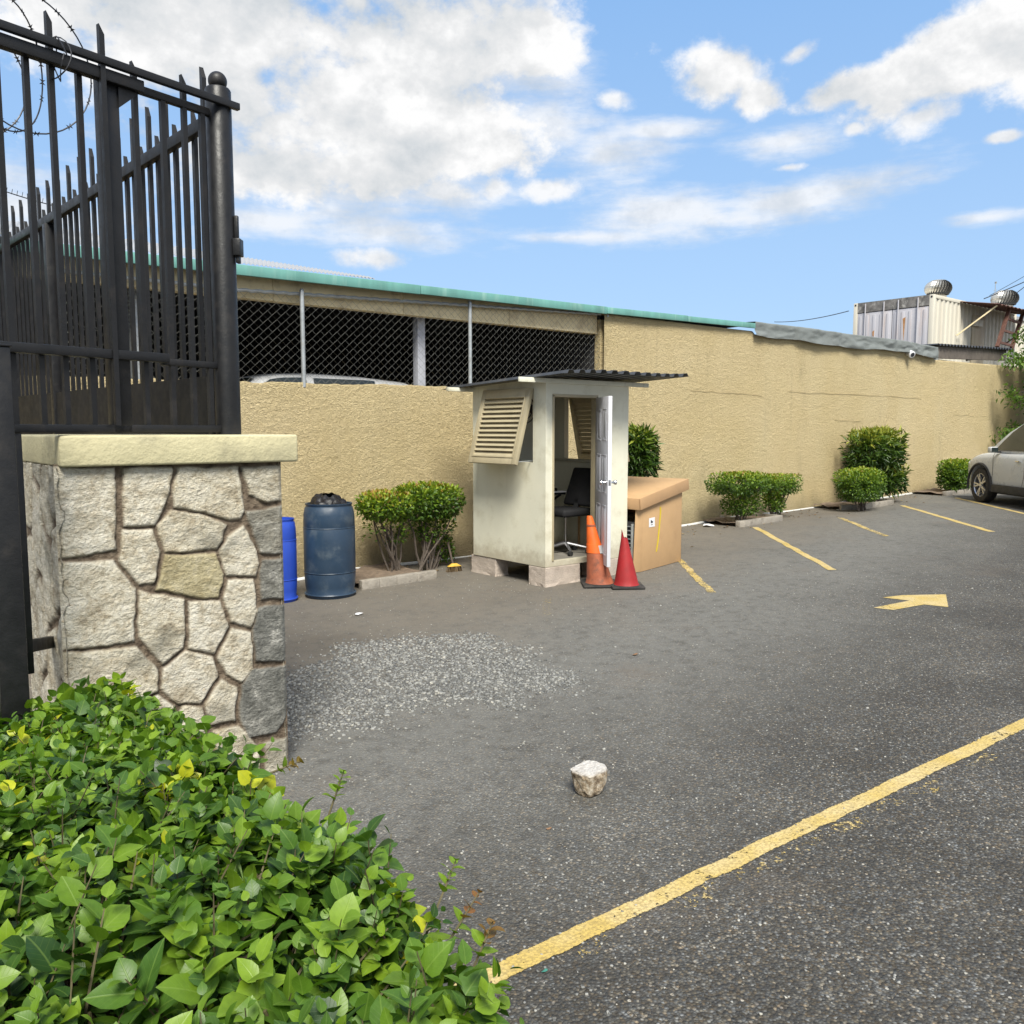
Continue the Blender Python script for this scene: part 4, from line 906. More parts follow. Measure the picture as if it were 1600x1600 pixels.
block(6.93, BX1 + .0, BY0 - .005, BY0 + .26, 'pinkish concrete block under the booth behind the two cones')
block(BX1 - .2, BX1 - .01, 7.75, 8.2, 'concrete block in the dark under the back right corner of the booth')

# ------------------------------------------------------------------ cones
def cone(pxb, pyb, pxt, pyt, rb, name, label, kind):
    p = Vector(gp(pxb, pyb)); zt = zat(p.x, p.y, pyt); hgt = zt - p.z
    t = thing(name, label, 'traffic cone', tuple(p), 'traffic cones by the booth door')
    tip = Vector(at(pxt, pyt, p.x * math.cos(CA) + p.y * math.sin(CA))); lean = Vector((tip.x - p.x, tip.y - p.y, 0)) / hgt
    sh = Matrix(((1, 0, lean.x, 0), (0, 1, lean.y, 0), (0, 0, 1, 0), (0, 0, 0, 1))); sh = Matrix.Translation(p) @ sh
    rot = Matrix.Translation(p) @ Matrix.Rotation(.9, 4, 'Z')
    s_ = rb * 1.32
    MB().box(-s_, s_, -s_, s_, .0, .03, rot).build('base', m_rubber, t, bevel=.012)
    return p, hgt, sh, t
p, hg, sh, t = cone(938, 914, 921, 806, .155, 'traffic_cone', 'tall grimy orange traffic cone with a clean orange top, left of the red one', 'o')
r_ = lambda z: .15 + (.032 - .15) * z / hg
MB().lathe([(.162, .028), (.152, .045), (r_(.10), .10), (r_(.48 * hg), .48 * hg)], 36, M=sh).build('lower_body', m_rusty, t, True)
MB().lathe([(r_(.48 * hg) + .004, .475 * hg), (r_(.60 * hg) + .005, .60 * hg), (r_(.60 * hg), .602 * hg)], 36, M=sh).build('collar', m_orange, t, True)
MB().lathe([(r_(.60 * hg) + .001, .60 * hg), (r_(.97 * hg), .97 * hg), (r_(hg) - .004, hg), (.012, hg)], 36, M=sh).build('upper_body', m_orange, t, True)
# silver patch on the collar
mb = MB(); P = []
for v in (0, 1):
    for k in range(7):
        a = -1.80 + k * .13; z = (.475 + .11 * v) * hg; rr = r_(z) + .008; P.append(sh @ Vector((rr * math.cos(a), rr * math.sin(a), z)))
mb.grid(P, 7, 2); mb.build('reflective_patch', m_refl, t)
MB().lathe([(r_(.855 * hg) + .004, .85 * hg), (r_(.875 * hg) + .004, .88 * hg)], 30, M=sh).build('dark_band', m_rusty, t, True)
p, hg, sh, t = cone(979, 917, 975, 833, .135, 'traffic_cone', 'short faded red traffic cone with a torn pointed tip beside the carton', 'r')
mb = MB(); nn = 36; prof = [(.14, .028), (.13, .045)] + [(.13 + (.024 - .13) * q, .045 + (hg - .045) * q) for q in np.linspace(.08, .96, 14)]
mb.lathe(prof[:-1], nn, M=sh)
o_ = mb
# torn tip: ragged upper ring
vs = []; base_r, base_z = prof[-2]
for k in range(nn):
    a = 2 * math.pi * k / nn; up = .09 * max(0, math.cos(a - 2.2)) ** 1.4 + .015 * random.random(); q = min(1, (base_z + up) / hg); rr = max(.008, .13 + (.024 - .13) * q); vs.append(sh @ Vector((rr * math.cos(a), rr * math.sin(a), base_z + up)))
k0 = len(mb.v); mb.f = [f for f in mb.f if len(f) < 10]; ring = k0 - nn
mb.add(vs, []); mb.f += [(ring + k, ring + (k + 1) % nn, k0 + (k + 1) % nn, k0 + k) for k in range(nn)]
mb.build('body', m_red, t, True)

# ------------------------------------------------------------------ cardboard carton round a condenser unit
a0 = Vector(gp(994, 896)); a1 = Vector(gp(1064, 877))
ux = (a1 - a0); ux.z = 0; Lx = ux.length; ux.normalize(); uy = Vector((-ux.y, ux.x, 0)); Dp = .86
car = thing('cardboard_carton', 'large brown cardboard carton with a skewed lid leaning beside the guard booth', 'carton', tuple((a0 + a1) / 2 + uy * Dp / 2))
zl = zat(a0.x, a0.y, 797); zr = zat(a1.x, a1.y, 769); g0, g1 = a0.z + .005, a1.z + .005; tk = .012
def ply(mb, pts, d): mb.prism(pts, d)
mb = MB()
F_ = lambda s_, d_, z: a0 + ux * s_ + uy * d_ + Vector((0, 0, z - a0.z))
# front panel with a crease, right panel, back panel; left side open
f_ = .12
ply(mb, [F_(-.015, .03, g0), F_(f_, 0, g0), F_(f_, 0, zl + (zr - zl) * f_ / Lx), F_(.03, .03, zl)], uy * tk)
ply(mb, [F_(f_, 0, g0), F_(Lx, 0, g1), F_(Lx, 0, zr), F_(f_, 0, zl + (zr - zl) * f_ / Lx)], uy * tk)
ply(mb, [F_(Lx, 0, g1), F_(Lx, Dp, g1), F_(Lx, Dp, zr), F_(Lx, 0, zr)], ux * -tk)
ply(mb, [F_(0, Dp, g0), F_(Lx, Dp, g1), F_(Lx, Dp, zr), F_(0, Dp, zl)], uy * -tk)
mb.build('sides', m_card, car, bevel=.004)
# lid: sloping tray
lz0 = zat(a0.x, a0.y - .03, 779.5); lz1 = zat(a1.x + .1, a1.y, 748)
e = .05; LA = F_(.0, -.03, lz0); LB = F_(Lx + e * 1.6, -.03, lz1); LC = F_(Lx + e * 1.6, Dp + .03, lz1 + .0); LD = F_(-.0, Dp + .03, lz0 + .02)
mb = MB(); top = [LA, LB, LC, LD]; mb.prism(top, (0, 0, -.012))
lid = mb.build('lid', m_card, car, bevel=.003)
mb = MB(); hl = .135
nrm = lambda a, b_: (b_ - a).cross(Vector((0, 0, 1))).normalized()
mb.prism([LA, LB, LB + Vector((0.02, 0, -hl)), LA + Vector((.012, 0, -hl))], nrm(LA, LB) * .012)
mb.prism([LB, LC, LC + Vector((.02, 0, -hl)), LB + Vector((.02, 0, -hl))], nrm(LB, LC) * .012)
mb.prism([LD, LA, LA + Vector((.012, 0, -hl)), LD + Vector((.0, 0, -hl + .01))], nrm(LD, LA) * .012)
mb.build('lid_flap', m_cardd, lid, bevel=.003)
# label and strap
def onface(px, py_, off):                                    # point on the front panel plane
    d = Vector(ray(px, py_)); n_ = uy; p0 = a0 - uy * off; t_ = (p0 - Vector((0, 0, H))).dot(n_) / d.dot(n_); return Vector((0, 0, H)) + d * t_
mb = MB(); mb.prism([onface(1014, 824, .001), onface(1023, 822.5, .001), onface(1023, 808, .001), onface(1014, 810, .001)], uy * -.002); lab = mb.build('label', m_white, car)
mb = MB(); mb.prism([onface(1017, 813, .004), onface(1018.3, 812.7, .004), onface(1018.6, 814.6, .004), onface(1020.4, 814, .004), onface(1020, 816.6, .004), onface(1017, 817.4, .004)], uy * -.001); mb.prism([onface(1017.2, 819.6, .004), onface(1020, 819, .004), onface(1020, 819.8, .004), onface(1017.2, 820.4, .004)], uy * -.001); mb.build('symbol', m_ink, lab)
st = [onface(x, y, .003) for x, y in [(1032, 792), (1032.2, 800), (1031.2, 812), (1030, 826), (1028.2, 845), (1025.6, 862)]]
mb = MB(); P = []
for p in st: P += [p - ux * .015, p + ux * .015]
mb.add(P, [(2 * i, 2 * i + 1, 2 * i + 3, 2 * i + 2) for i in range(len(st) - 1)]); mb.build('strap', m_tape, car)
# condenser inside
ac = thing('condenser_unit', 'dark finned cooling unit seen inside the open side of the cardboard carton', 'cooling unit', tuple(a0 + ux * .4 + uy * .45))
Mi = Matrix.Translation(a0) @ Matrix.Rotation(math.atan2(ux.y, ux.x), 4, 'Z')
MB().box(.06, Lx - .06, .06, Dp - .05, .03, .60, Mi).build('casing', m_plast, ac, bevel=.01)
g = MB()
for k in range(10): g.box(.035, .058, .10, Dp - .12, .09 + k * .05, .10 + k * .05, Mi)
g.build('fins', m_galv, ac); MB().box(.03, .058, .07, .1, .03, .58, Mi).box(.03, .058, .32, .35, .03, .58, Mi).build('frame', m_galv, ac)

# ------------------------------------------------------------------ drums and bag
def drum(px, py_, pyt, wpx, name, label, m_, bag=False):
    p = Vector(gp(px, py_)); d_ = p.x * math.cos(CA) + p.y * math.sin(CA); r = wpx / 2 * d_ / F; back = Vector((math.cos(CA), math.sin(CA), 0)) * r
    p = p + back; p.z = gz(p.x); zt = zat(p.x - back.x, p.y - back.y, pyt + 4); h = zt - p.z
    t = thing(name, label, 'drum', tuple(p))
    pr_ = [(r * .93, .0), (r * .97, .02), (r * .97, .04), (r * .93, .06), (r * .97, .12), (r, .25 * h), (r * .988, .262 * h), (r * .998, .275 * h), (r * 1.005, .45 * h), (r * 1.003, .735 * h), (r * .985, .747 * h), (r * 1.0, .76 * h), (r * .985, .88 * h), (r * .93, .955 * h), (r * .885, .968 * h), (r * .885, .978 * h), (r * .91, .985 * h), (r * .91, h), (r * .85, h), (r * .84, .93 * h), (r * .8, .9 * h), (0, .9 * h)]
    MB().lathe(pr_, 48, tuple(p)).build('shell', m_, t, True, angle=50)
    for zz_, rr_2 in ((.27, .999), (.745, .996), (.035, .975)):
        MB().tube([Vector((p.x + r * rr_2 * math.cos(a), p.y + r * rr_2 * math.sin(a), p.z + zz_ * h)) for a in np.linspace(0, 2 * math.pi, 49)], (.0055 if zz_ > .1 else .011), 6, False).build('moulded_ring', m_, t, True)
    return p, r, h
p, r, h = drum(508, 938, 785, 82, 'plastic_drum', 'scuffed dark blue plastic drum with a black bag in its mouth by the yellow wall', m_drum)
# bag
nu_, nv2 = 48, 16; V = []
for j in range(nv2):
    for i in range(nu_):
        a = 2 * math.pi * i / nu_; q = j / (nv2 - 1); rr = r * .80 * math.cos(q * 1.45) ** .6; z = h * .94 + .15 * math.sin(q * 1.5) ; V.append((rr * math.cos(a), rr * math.sin(a), z))
V = np.array(V); nz_ = fbm(V * 9, 3)[:, None]; ridg = (1 - np.abs(fbm(V * 14 + 5, 2)))[:, None]
w_ = np.clip((V[:, 2:3] - h * .93) / .04, 0, 1); V2 = V + w_ * np.c_[V[:, :2] * .18, np.full(len(V), .0)] * nz_ ; V2[:, 2] += (w_ * (.05 * nz_ + .03 * ridg - .02))[:, 0] - .02 - .04 * np.clip(V[:, 0] / r, 0, 1)
fcs = [(j * nu_ + i, j * nu_ + (i + 1) % nu_, (j + 1) * nu_ + (i + 1) % nu_, (j + 1) * nu_ + i) for j in range(nv2 - 1) for i in range(nu_)]
o = npmesh('rubbish_bag', V2 + np.array(p), fcs, m_bag, None, False); tag(o, 'crumpled black bin bag stuffed in the mouth of the dark blue drum', 'bin bag')
drum(430, 944, 809, 56, 'plastic_drum', 'bright blue plastic drum half hidden by the right edge of the stone pillar', m_drumb)

# ------------------------------------------------------------------ broom
b0 = Vector(gp(710, 893)); b1 = Vector(wy(697, 835, 8.75))
br = thing('broom', 'yellow broom head with a dark stick leaning behind the left shrub', 'broom', tuple(b0))
MB().tube([b0 + Vector((0, .02, .06)), b1], .013, 8).build('handle', m_stick, br, True)
Mh = Matrix.Translation(b0) @ Matrix.Rotation(-.2, 4, 'Z')
P = [Mh @ Vector(q) for q in [(-.09, -.03, .065), (.09, -.03, .065), (.09, .03, .065), (-.09, .03, .065), (-.03, -.02, .1), (.03, -.02, .1), (.03, .02, .1), (-.03, .02, .1)]]
MB().add(P, [(3, 2, 1, 0), (4, 5, 6, 7), (0, 1, 5, 4), (1, 2, 6, 5), (2, 3, 7, 6), (3, 0, 4, 7)]).build('head', m_bristle, br, bevel=.006)
mb = MB()
for k in range(120):
    x = random.uniform(-.088, .088); y = random.uniform(-.028, .028); mb.tube([Mh @ Vector((x, y, .066)), Mh @ Vector((x * 1.25, y * 1.4, .0))], .003, 3, False)
mb.build('bristles', mat('brown bristles', (.12, .08, .04), .8), br)

# ------------------------------------------------------------------ rock, litter
rk = gp(920, 1238); me = bpy.data.meshes.new('loose_rock'); bm = bmesh.new(); bmesh.ops.create_icosphere(bm, subdivisions=5, radius=1)
V = np.array([v.co[:] for v in bm.verts]); nrm_ = V.copy()
V = np.sign(V) * np.abs(V) ** .62; V *= (.078, .070, .085); V *= (1 + .07 * fbm(nrm_ * 2.2 + 3, 3) + .05 * fbm(nrm_ * 6, 3))[:, None]
V[:, 2] += .07; V[:, :2] *= (.86 + .22 * np.clip(V[:, 2:3] / .13, 0, 1)); tp = .128 + .010 * V[:, 0] / .08; V[:, 2] = np.minimum(V[:, 2], tp + .003 * fbm(nrm_ * 9, 2)); V[:, 2] = np.maximum(V[:, 2], .0)
for v, c_ in zip(bm.verts, V): v.co = c_
bm.to_mesh(me); bm.free(); o = link('loose_rock', me, m_rock, None, True); o.location = rk
tag(o, 'fist sized lump of broken cream concrete lying alone on the asphalt', 'rock')
def scrap(px, py_, s_, m_, name, label, cat, seed=0):
    rg = random.Random(seed + px); p = Vector(gp(px, py_)); mb = MB(); n = 7
    ring = [(s_ * rg.uniform(.6, 1) * math.cos(2 * math.pi * k / n), s_ * .55 * rg.uniform(.6, 1) * math.sin(2 * math.pi * k / n), .004 + rg.uniform(0, .25) * s_) for k in range(n)]
    mb.add([p + Vector((0, 0, .006 + .1 * s_))] + [p + Vector(q) for q in ring] + [p + Vector((0, 0, .003))], [(0, 1 + k, 1 + (k + 1) % n) for k in range(n)] + [(n + 1, 1 + (k + 1) % n, 1 + k) for k in range(n)])
    tag(mb.build(name, m_, None, True), label, cat)
m_dry = mat('dry leaf', (.22, .12, .06), .8, 0, .2); m_tealleaf = mat('waxy green leaf', (.05, .20, .15), .5, 0, .1)
scrap(851, 1519, .016, m_tealleaf, 'fallen_leaf', 'small blue green leaf on the asphalt just below the foreground yellow line', 'leaf')
scrap(992, 1024, .035, m_dry, 'fallen_leaf', 'curled brown leaf lying on the grey asphalt beyond the lump of rock', 'leaf')
scrap(560, 961, .06, m_white, 'paper_scrap', 'pale scrap of paper on the dusty ground in front of the dark blue drum', 'litter')
scrap(1309, 797, .06, m_white, 'pebble', 'white pebble on the dirt left of the tall square shrub planter', 'pebble')
scrap(858, 1296, .02, m_dry, 'pebble', 'small brown chip of stone on the dark asphalt left of the lump of rock', 'pebble')
scrap(1107, 823, .16, m_white, 'paper_scrap', 'flat pale litter strip by the wall between the carton and the nearest planter', 'litter')

# ------------------------------------------------------------------ planter beds
def planter(pts, label, h=.10, wdt=.09, back=None):
    P = [Vector(gp(*p)) for p in pts]; t = thing('planter_bed', label, 'planter', tuple(P[len(P) // 2]), 'kerbed planter beds along the wall')
    mb = MB()
    line = [Vector((P[0].x - .05, WYY - .12, gz(P[0].x)))] + P + [Vector((P[-1].x + .1, WYY - .12, gz(P[-1].x)))] if back else P
    for i in range(len(line) - 1):
        a, b_ = line[i], line[i + 1]; d = (b_ - a).normalized(); q = Vector((-d.y, d.x, 0)) * wdt; n = 2
        for k in range(n):
            A, B = a.lerp(b_, k / n), a.lerp(b_, (k + .992) / n); hh = h * random.uniform(.94, 1.03)
            mb.prism([(A.x, A.y, A.z - .03), (B.x, B.y, B.z - .03), (B.x, B.y, B.z + hh), (A.x, A.y, A.z + hh)], q)
    mb.build('kerb', m_conc, t, bevel=.008)
    sp_ = [Vector((p.x, p.y + .06, gz(p.x) + h * .55)) for p in P]; bk_ = [Vector((p.x, WYY - .06, gz(p.x) + h * .6)) for p in reversed(P)]
    n = 12; rows = 6; V = []
    for j in range(rows):
        for i in range(n + 1):
            u = i / n * (len(P) - 1); k = min(int(u), len(P) - 2); f_ = u - k; a = sp_[k].lerp(sp_[k + 1], f_); q = Vector((a.x, WYY - .05, a.z)); v = a.lerp(q, j / (rows - 1)); V.append((v.x, v.y, v.z + random.uniform(-.02, .025)))
    m = MB(); m.grid(V, n + 1, rows); m.build('soil', m_soil, t, True)
planter([(566, 922), (621, 914), (683, 904)], 'cracked grey kerb bed under the leggy shrub between drum and booth')
planter([(1131, 815), (1156, 824), (1223, 814)], 'grey kerb bed under the pair of low trimmed shrubs right of the carton', back=True)
planter([(1314, 797), (1350, 796), (1397, 788)], 'kerb bed under the tall square shrub near the middle of the long wall')
planter([(1478, 775), (1497, 773), (1517, 770)], 'kerb bed under the small round shrub in front of the silver car')

# ------------------------------------------------------------------ foliage
def leaves(pos, d, nrm_, L, W, rnd, curl=.15, fold=.18):
    """ovate leaf blades: base at pos, pointing along d, upper side nrm_"""
    n = len(pos); d = d / (np.linalg.norm(d, axis=1, keepdims=True) + 1e-9); s_ = np.cross(d, nrm_); s_ /= (np.linalg.norm(s_, axis=1, keepdims=True) + 1e-9); u = np.cross(s_, d)
    st = np.array([(0, .02), (.13, .36), (.36, .51), (.63, .43), (.85, .20), (1., 0.)]); V = []; UV = []
    cu = RNG.uniform(.3, 1.6, n)[:, None] * curl; fo = RNG.uniform(.3, 1.4, n)[:, None] * fold; tw = RNG.normal(0, .12, n)[:, None]
    for k, (t, w_) in enumerate(st):
        for s__ in ((-1, 0, 1) if 0 < k < 5 else (0,)):
            hgt = -cu * t * t + abs(s__) * w_ * fo + tw * t * s__ * w_
            V.append(pos + d * (t * L)[:, None] + s_ * (s__ * w_ * W)[:, None] + u * (hgt * L[:, None])); UV.append((.5 + s__ * w_ * .9, t))
    V = np.stack(V, 1); m = V.shape[1]                       # 0, (1,2,3),(4,5,6),(7,8,9),(10,11,12),13
    q = [(0, 2, 1, 1), (0, 3, 2, 2)]
    quads = [(1, 2, 5, 4), (2, 3, 6, 5), (4, 5, 8, 7), (5, 6, 9, 8), (7, 8, 11, 10), (8, 9, 12, 11)]; tris = [(0, 2, 1), (0, 3, 2), (10, 11, 13), (11, 12, 13)]
    T = tris + [t_ for a, b, c, e_ in quads for t_ in ((a, b, c), (a, c, e_))]
    Fc = (np.array(T)[None] + (np.arange(n) * m)[:, None, None]).reshape(-1, 3)
    return V.reshape(-1, 3), Fc, np.repeat(rnd, len(T)), np.tile(np.array(UV), (n, 1))
def sleaves(pos, d, nrm_, L, W, rnd):
    n = len(pos); d = d / (np.linalg.norm(d, axis=1, keepdims=True) + 1e-9); s_ = np.cross(d, nrm_); s_ /= (np.linalg.norm(s_, axis=1, keepdims=True) + 1e-9); u = np.cross(s_, d)
    V = np.stack([pos, pos + d * (.45 * L)[:, None] - s_ * (.5 * W)[:, None] + u * (.1 * L)[:, None], pos + d * L[:, None] - u * (.12 * L)[:, None], pos + d * (.45 * L)[:, None] + s_ * (.5 * W)[:, None] + u * (.1 * L)[:, None]], 1)
    Fc = (np.array([(0, 1, 2), (0, 2, 3)])[None] + (np.arange(n) * 4)[:, None, None]).reshape(-1, 3)
    return V.reshape(-1, 3), Fc, np.repeat(rnd, 2)
def unit(v): return v / (np.linalg.norm(v, axis=1, keepdims=True) + 1e-9)
def rdir(n): return unit(RNG.normal(size=(n, 3)))
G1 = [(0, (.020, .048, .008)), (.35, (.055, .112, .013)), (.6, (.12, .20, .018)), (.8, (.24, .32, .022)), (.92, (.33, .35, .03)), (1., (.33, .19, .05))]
m_leafA = leafmat('trimmed shrub leaves', G1, .25, .45)
m_leafD = leafmat('dark shrub leaves', [(0, (.014, .033, .008)), (.4, (.032, .07, .011)), (.7, (.075, .13, .018)), (.88, (.19, .24, .03)), (1., (.32, .33, .05))], .18, .4)
m_leafT = leafmat('light tree leaflets', [(0, (.04, .08, .015)), (.5, (.10, .18, .03)), (1., (.20, .29, .05))], .3, .5)
m_hedge = leafmat('hedge leaves', [(0, (.020, .055, .014)), (.25, (.052, .118, .018)), (.5, (.092, .183, .018)), (.72, (.148, .25, .018)), (.87, (.19, .30, .02)), (.955, (.46, .48, .02)), (.97, (.22, .13, .03)), (1., (.28, .085, .03))], .28, .42, True)

def shrub(name, label, base, lumps, n, L, W, mat_, stems=10, stem_h=.3, toprnd=.25, rbias=0., cat='shrub', group=None, stem_r=.012, up=.4, power=3.2, gap=.30):
    """lumps: (centre xyz, radii xyz, share). leaves fill a rounded-box shell, thinned by noise so that holes show"""
    t = thing(name, label, cat, tuple(base), group); Ps = []; Ns = []; Rn = []
    for c_, rr, share, bias_ in lumps:
        k = int(n * share * 1.6); v = rdir(k); q = (np.abs(v) ** power).sum(1) ** (-1 / power)
        sh_ = RNG.random(k) ** .35; p = v * q[:, None] * sh_[:, None]
        bump_ = 1 + .09 * fbm(v * 2.3 + c_[0], 2); p = p * bump_[:, None]
        wpos = p * np.array(rr) + np.array(c_)
        hole = fbm(wpos * 4.5, 2) + .4 * sh_; keep = hole > gap - .35 + RNG.normal(0, .12, k)
        nn = unit(np.sign(v) * np.abs(v * q[:, None]) ** 2 / np.array(rr))
        Ps.append(wpos[keep][:int(n * share)]); Ns.append(nn[keep][:int(n * share)])
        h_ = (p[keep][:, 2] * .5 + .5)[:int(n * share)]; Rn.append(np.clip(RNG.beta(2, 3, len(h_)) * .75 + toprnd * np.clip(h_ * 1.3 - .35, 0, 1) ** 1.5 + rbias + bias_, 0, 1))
    P = np.concatenate(Ps); N = np.concatenate(Ns); rn = np.concatenate(Rn)
    d = unit(N * .8 + rdir(len(P)) * .9 + np.array([0, 0, up])); nr = unit(N * .5 + rdir(len(P)) * .7 + np.array([0, 0, .8]))
    l = RNG.uniform(.7, 1.25, len(P)) * L
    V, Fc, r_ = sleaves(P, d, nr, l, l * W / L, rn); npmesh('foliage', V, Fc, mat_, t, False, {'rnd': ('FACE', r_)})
    mb = MB(); cs = np.array([l_[0] for l_ in lumps])
    for k in range(stems):
        c_, rr = lumps[k % len(lumps)][:2]; b_ = Vector((base[0] + (c_[0] - base[0]) * .6 + random.uniform(-.3, .3) * rr[0], base[1] + random.uniform(-.15, .15) * rr[1], base[2] - .03))
        e = Vector((c_[0] + random.uniform(-.85, .85) * rr[0], c_[1] + random.uniform(-.7, .7) * rr[1], c_[2] + random.uniform(-.2, .7) * rr[2])); m = (b_ + e) / 2 + Vector((random.uniform(-.06, .06), random.uniform(-.06, .06), .05))
        mb.tube([b_, b_.lerp(m, .5) + Vector((random.uniform(-.03, .03), 0, 0)), m, e], [stem_r, stem_r * .9, stem_r * .75, stem_r * .3], 5)
        for q in range(3):
            f_ = m.lerp(e, random.uniform(.1, .8)); mb.tube([f_, f_ + Vector((random.uniform(-.3, .3) * rr[0], random.uniform(-.3, .3) * rr[1], random.uniform(.2, .6) * rr[2]))], [stem_r * .45, stem_r * .15], 4)
    mb.build('stems', m_bark, t, True); return t
def projx(X, Y):
    f_ = X * math.cos(CA) + Y * math.sin(CA); return 800 + F * (X * math.sin(CA) - Y * math.cos(CA)) / f_
def lump(x0, x1, yt, yb, Y, dy, share=1., bias=0.):
    a = wy((x0 + x1) / 2, (yt + yb) / 2, Y); zt = wy((x0 + x1) / 2, yt, Y)[2]; zb = wy((x0 + x1) / 2, yb, Y)[2]
    W = (x1 - x0) / 2; kx = (projx(a[0] + .1, Y) - projx(a[0] - .1, Y)) / .2; ky = abs(projx(a[0], Y + .1) - projx(a[0], Y - .1)) / .2
    ry = min(dy, .62 * W / ky); p_ = 1.45; rx = max(0, W ** p_ - (ry * ky) ** p_) ** (1 / p_) / kx
    return ((a[0], Y, (zt + zb) / 2), (rx * .97, ry, (zt - zb) / 2 * .97), share, bias)
G = 'clipped shrubs along the wall'
# leggy shrub between drum and booth
l1 = lump(556, 650, 767, 812, 8.62, .28, .30, .16); l2 = lump(605, 729, 756, 812, 8.66, .32, .50); l3 = lump(566, 640, 808, 850, 8.66, .2, .06); l4 = lump(640, 715, 806, 845, 8.7, .18, .07); l5 = lump(680, 712, 840, 876, 8.75, .12, .03)
bb_ = gp(640, 895); sa = shrub('clipped_shrub', 'leggy green and yellow clipped shrub with bare stems between the drum and the booth', (bb_[0], 8.66, gz(bb_[0])), [l1, l2, l3, l4, l5], 8200, .055, .028, m_leafA, 34, group=G, stem_r=.014, toprnd=.55, rbias=.04, gap=.38)
lb = lump(962, 1026, 672, 748, 8.55, .34)
bb_ = wy(1000, 800, 8.55); shrub('broadleaf_shrub', 'dark glossy long leaved shrub showing above the carton beside the booth', (bb_[0], 8.55, gz(bb_[0])), [lb], 2300, .14, .032, m_leafD, 8, rbias=.12, toprnd=.45, group=G, up=.25, gap=.2)
lc = lump(1112, 1196, 741, 804, 8.55, .36); bb_ = wy(1155, 815, 8.55)
shrub('clipped_shrub', 'flat topped dark green shrub at the left end of the planter right of the carton', (bb_[0], 8.55, gz(bb_[0])), [lump(1108, 1202, 739, 772, 8.55, .38, .7), lump(1128, 1190, 768, 803, 8.55, .28, .3)], 8000, .045, .024, m_leafA, 12, group=G, rbias=.06, toprnd=.45, power=5.5)
bb_ = wy(1205, 812, 8.6)
shrub('clipped_shrub', 'lighter green shrub flaring at the right end of the planter right of the carton', (bb_[0], 8.6, gz(bb_[0])), [lump(1180, 1250, 741, 772, 8.6, .34, .7), lump(1192, 1226, 768, 800, 8.6, .2, .3)], 5200, .045, .024, m_leafA, 12, group=G, rbias=.12, toprnd=.42, power=5.5)
bb_ = wy(1362, 790, 8.62)
shrub('broadleaf_shrub', 'tall square clipped shrub with long yellow tipped leaves against the long wall', (bb_[0], 8.62, gz(bb_[0])), [lump(1323, 1411, 674, 732, 8.62, .55, .62), lump(1340, 1414, 728, 768, 8.62, .4, .38)], 5200, .16, .034, m_leafD, 16, group=G, toprnd=.75, rbias=.12, up=.3, gap=.22, power=7)
bb_ = wy(1345, 790, 8.3)
shrub('clipped_shrub', 'low rounded green shrub growing in front of the tall square shrub', (bb_[0], 8.2, gz(bb_[0])), [lump(1306, 1383, 731, 783, 8.2, .42, 1.)], 8500, .045, .024, m_leafA, 14, group=G, rbias=.07, toprnd=.45, power=4.5)
bb_ = wy(1492, 772, 8.5)
shrub('clipped_shrub', 'small dark box shaped shrub in front of the nose of the silver car', (bb_[0], 8.5, gz(bb_[0])), [lump(1467, 1519, 719, 764, 8.5, .55, 1.)], 7000, .06, .032, m_leafA, 12, group=G, rbias=.05, toprnd=.42, power=6)

nL = 420; px_ = RNG.uniform(3.2, 20, nL); py_ = WYY - .08 - np.abs(RNG.normal(0, .45, nL)); P = np.c_[px_, py_, .019 * (px_ - 7) + .012]
V, Fc, r_ = sleaves(P, unit(np.c_[RNG.normal(size=(nL, 2)), np.zeros(nL)]), unit(np.c_[RNG.normal(0, .25, (nL, 2)), np.ones(nL)]), RNG.uniform(.03, .07, nL), RNG.uniform(.015, .03, nL), RNG.random(nL))
struct(npmesh('leaf_litter', V, Fc, leafmat('dead leaves', [(0, (.10, .055, .03)), (.6, (.22, .13, .06)), (1, (.36, .27, .13))], .1, .7), None, False, {'rnd': ('FACE', r_)}), 'stuff')
# tree at the right edge
tc = Vector(wy(1652, 560, 8.1)); tb = Vector((tc.x + .25, 8.1, gz(26)))
tree = thing('leafy_tree', 'feathery light green tree at the right edge, behind the silver car', 'tree', tuple(tb))
mb = MB(); trunk = [tb + Vector((0, 0, -.05)), tb + Vector((-.05, 0, 1.2)), tb + Vector((.05, .05, 2.4)), Vector((tc.x, tc.y, 4.4))]; mb.tube(trunk, [.13, .11, .09, .05], 10)
Ps = []; Ns = []
for k in range(60):
    a = random.uniform(0, 6.28); z0_ = random.uniform(1.5, 4.4); s0 = Vector((tb.x, tb.y, z0_)); ln_ = random.uniform(.8, 1.75) * (1. if z0_ < 3.6 else .8)
    e = s0 + Vector((math.cos(a) * ln_, math.sin(a) * ln_ * .75, random.uniform(-.35, .6))); e.y = min(e.y, 8.95)
    mb.tube([s0, s0.lerp(e, .5) + Vector((0, 0, .12)), e], [.03, .02, .006], 5)
    nl = 560; f_ = RNG.random(nl) ** .6; pos = np.array(s0)[None] + (np.array(e) - np.array(s0))[None] * f_[:, None] + RNG.normal(0, .15, (nl, 3)) * (.35 + f_[:, None]) * np.array([1, 1, .6]); Ps.append(pos)
P = np.concatenate(Ps); P[:, 1] = np.minimum(P[:, 1], 9.08); keep = fbm(P * 2.6, 2) > -.05; P = P[keep]
d = unit(rdir(len(P)) + np.array([0, 0, .1])); l = RNG.uniform(.09, .17, len(P)); V, Fc, r_ = sleaves(P, d, unit(rdir(len(P)) * .6 + np.array([0, 0, 1.])), l, l * .42, np.clip(RNG.beta(2, 2, len(P)) + .12 * fbm(P * 2, 2), 0, 1))
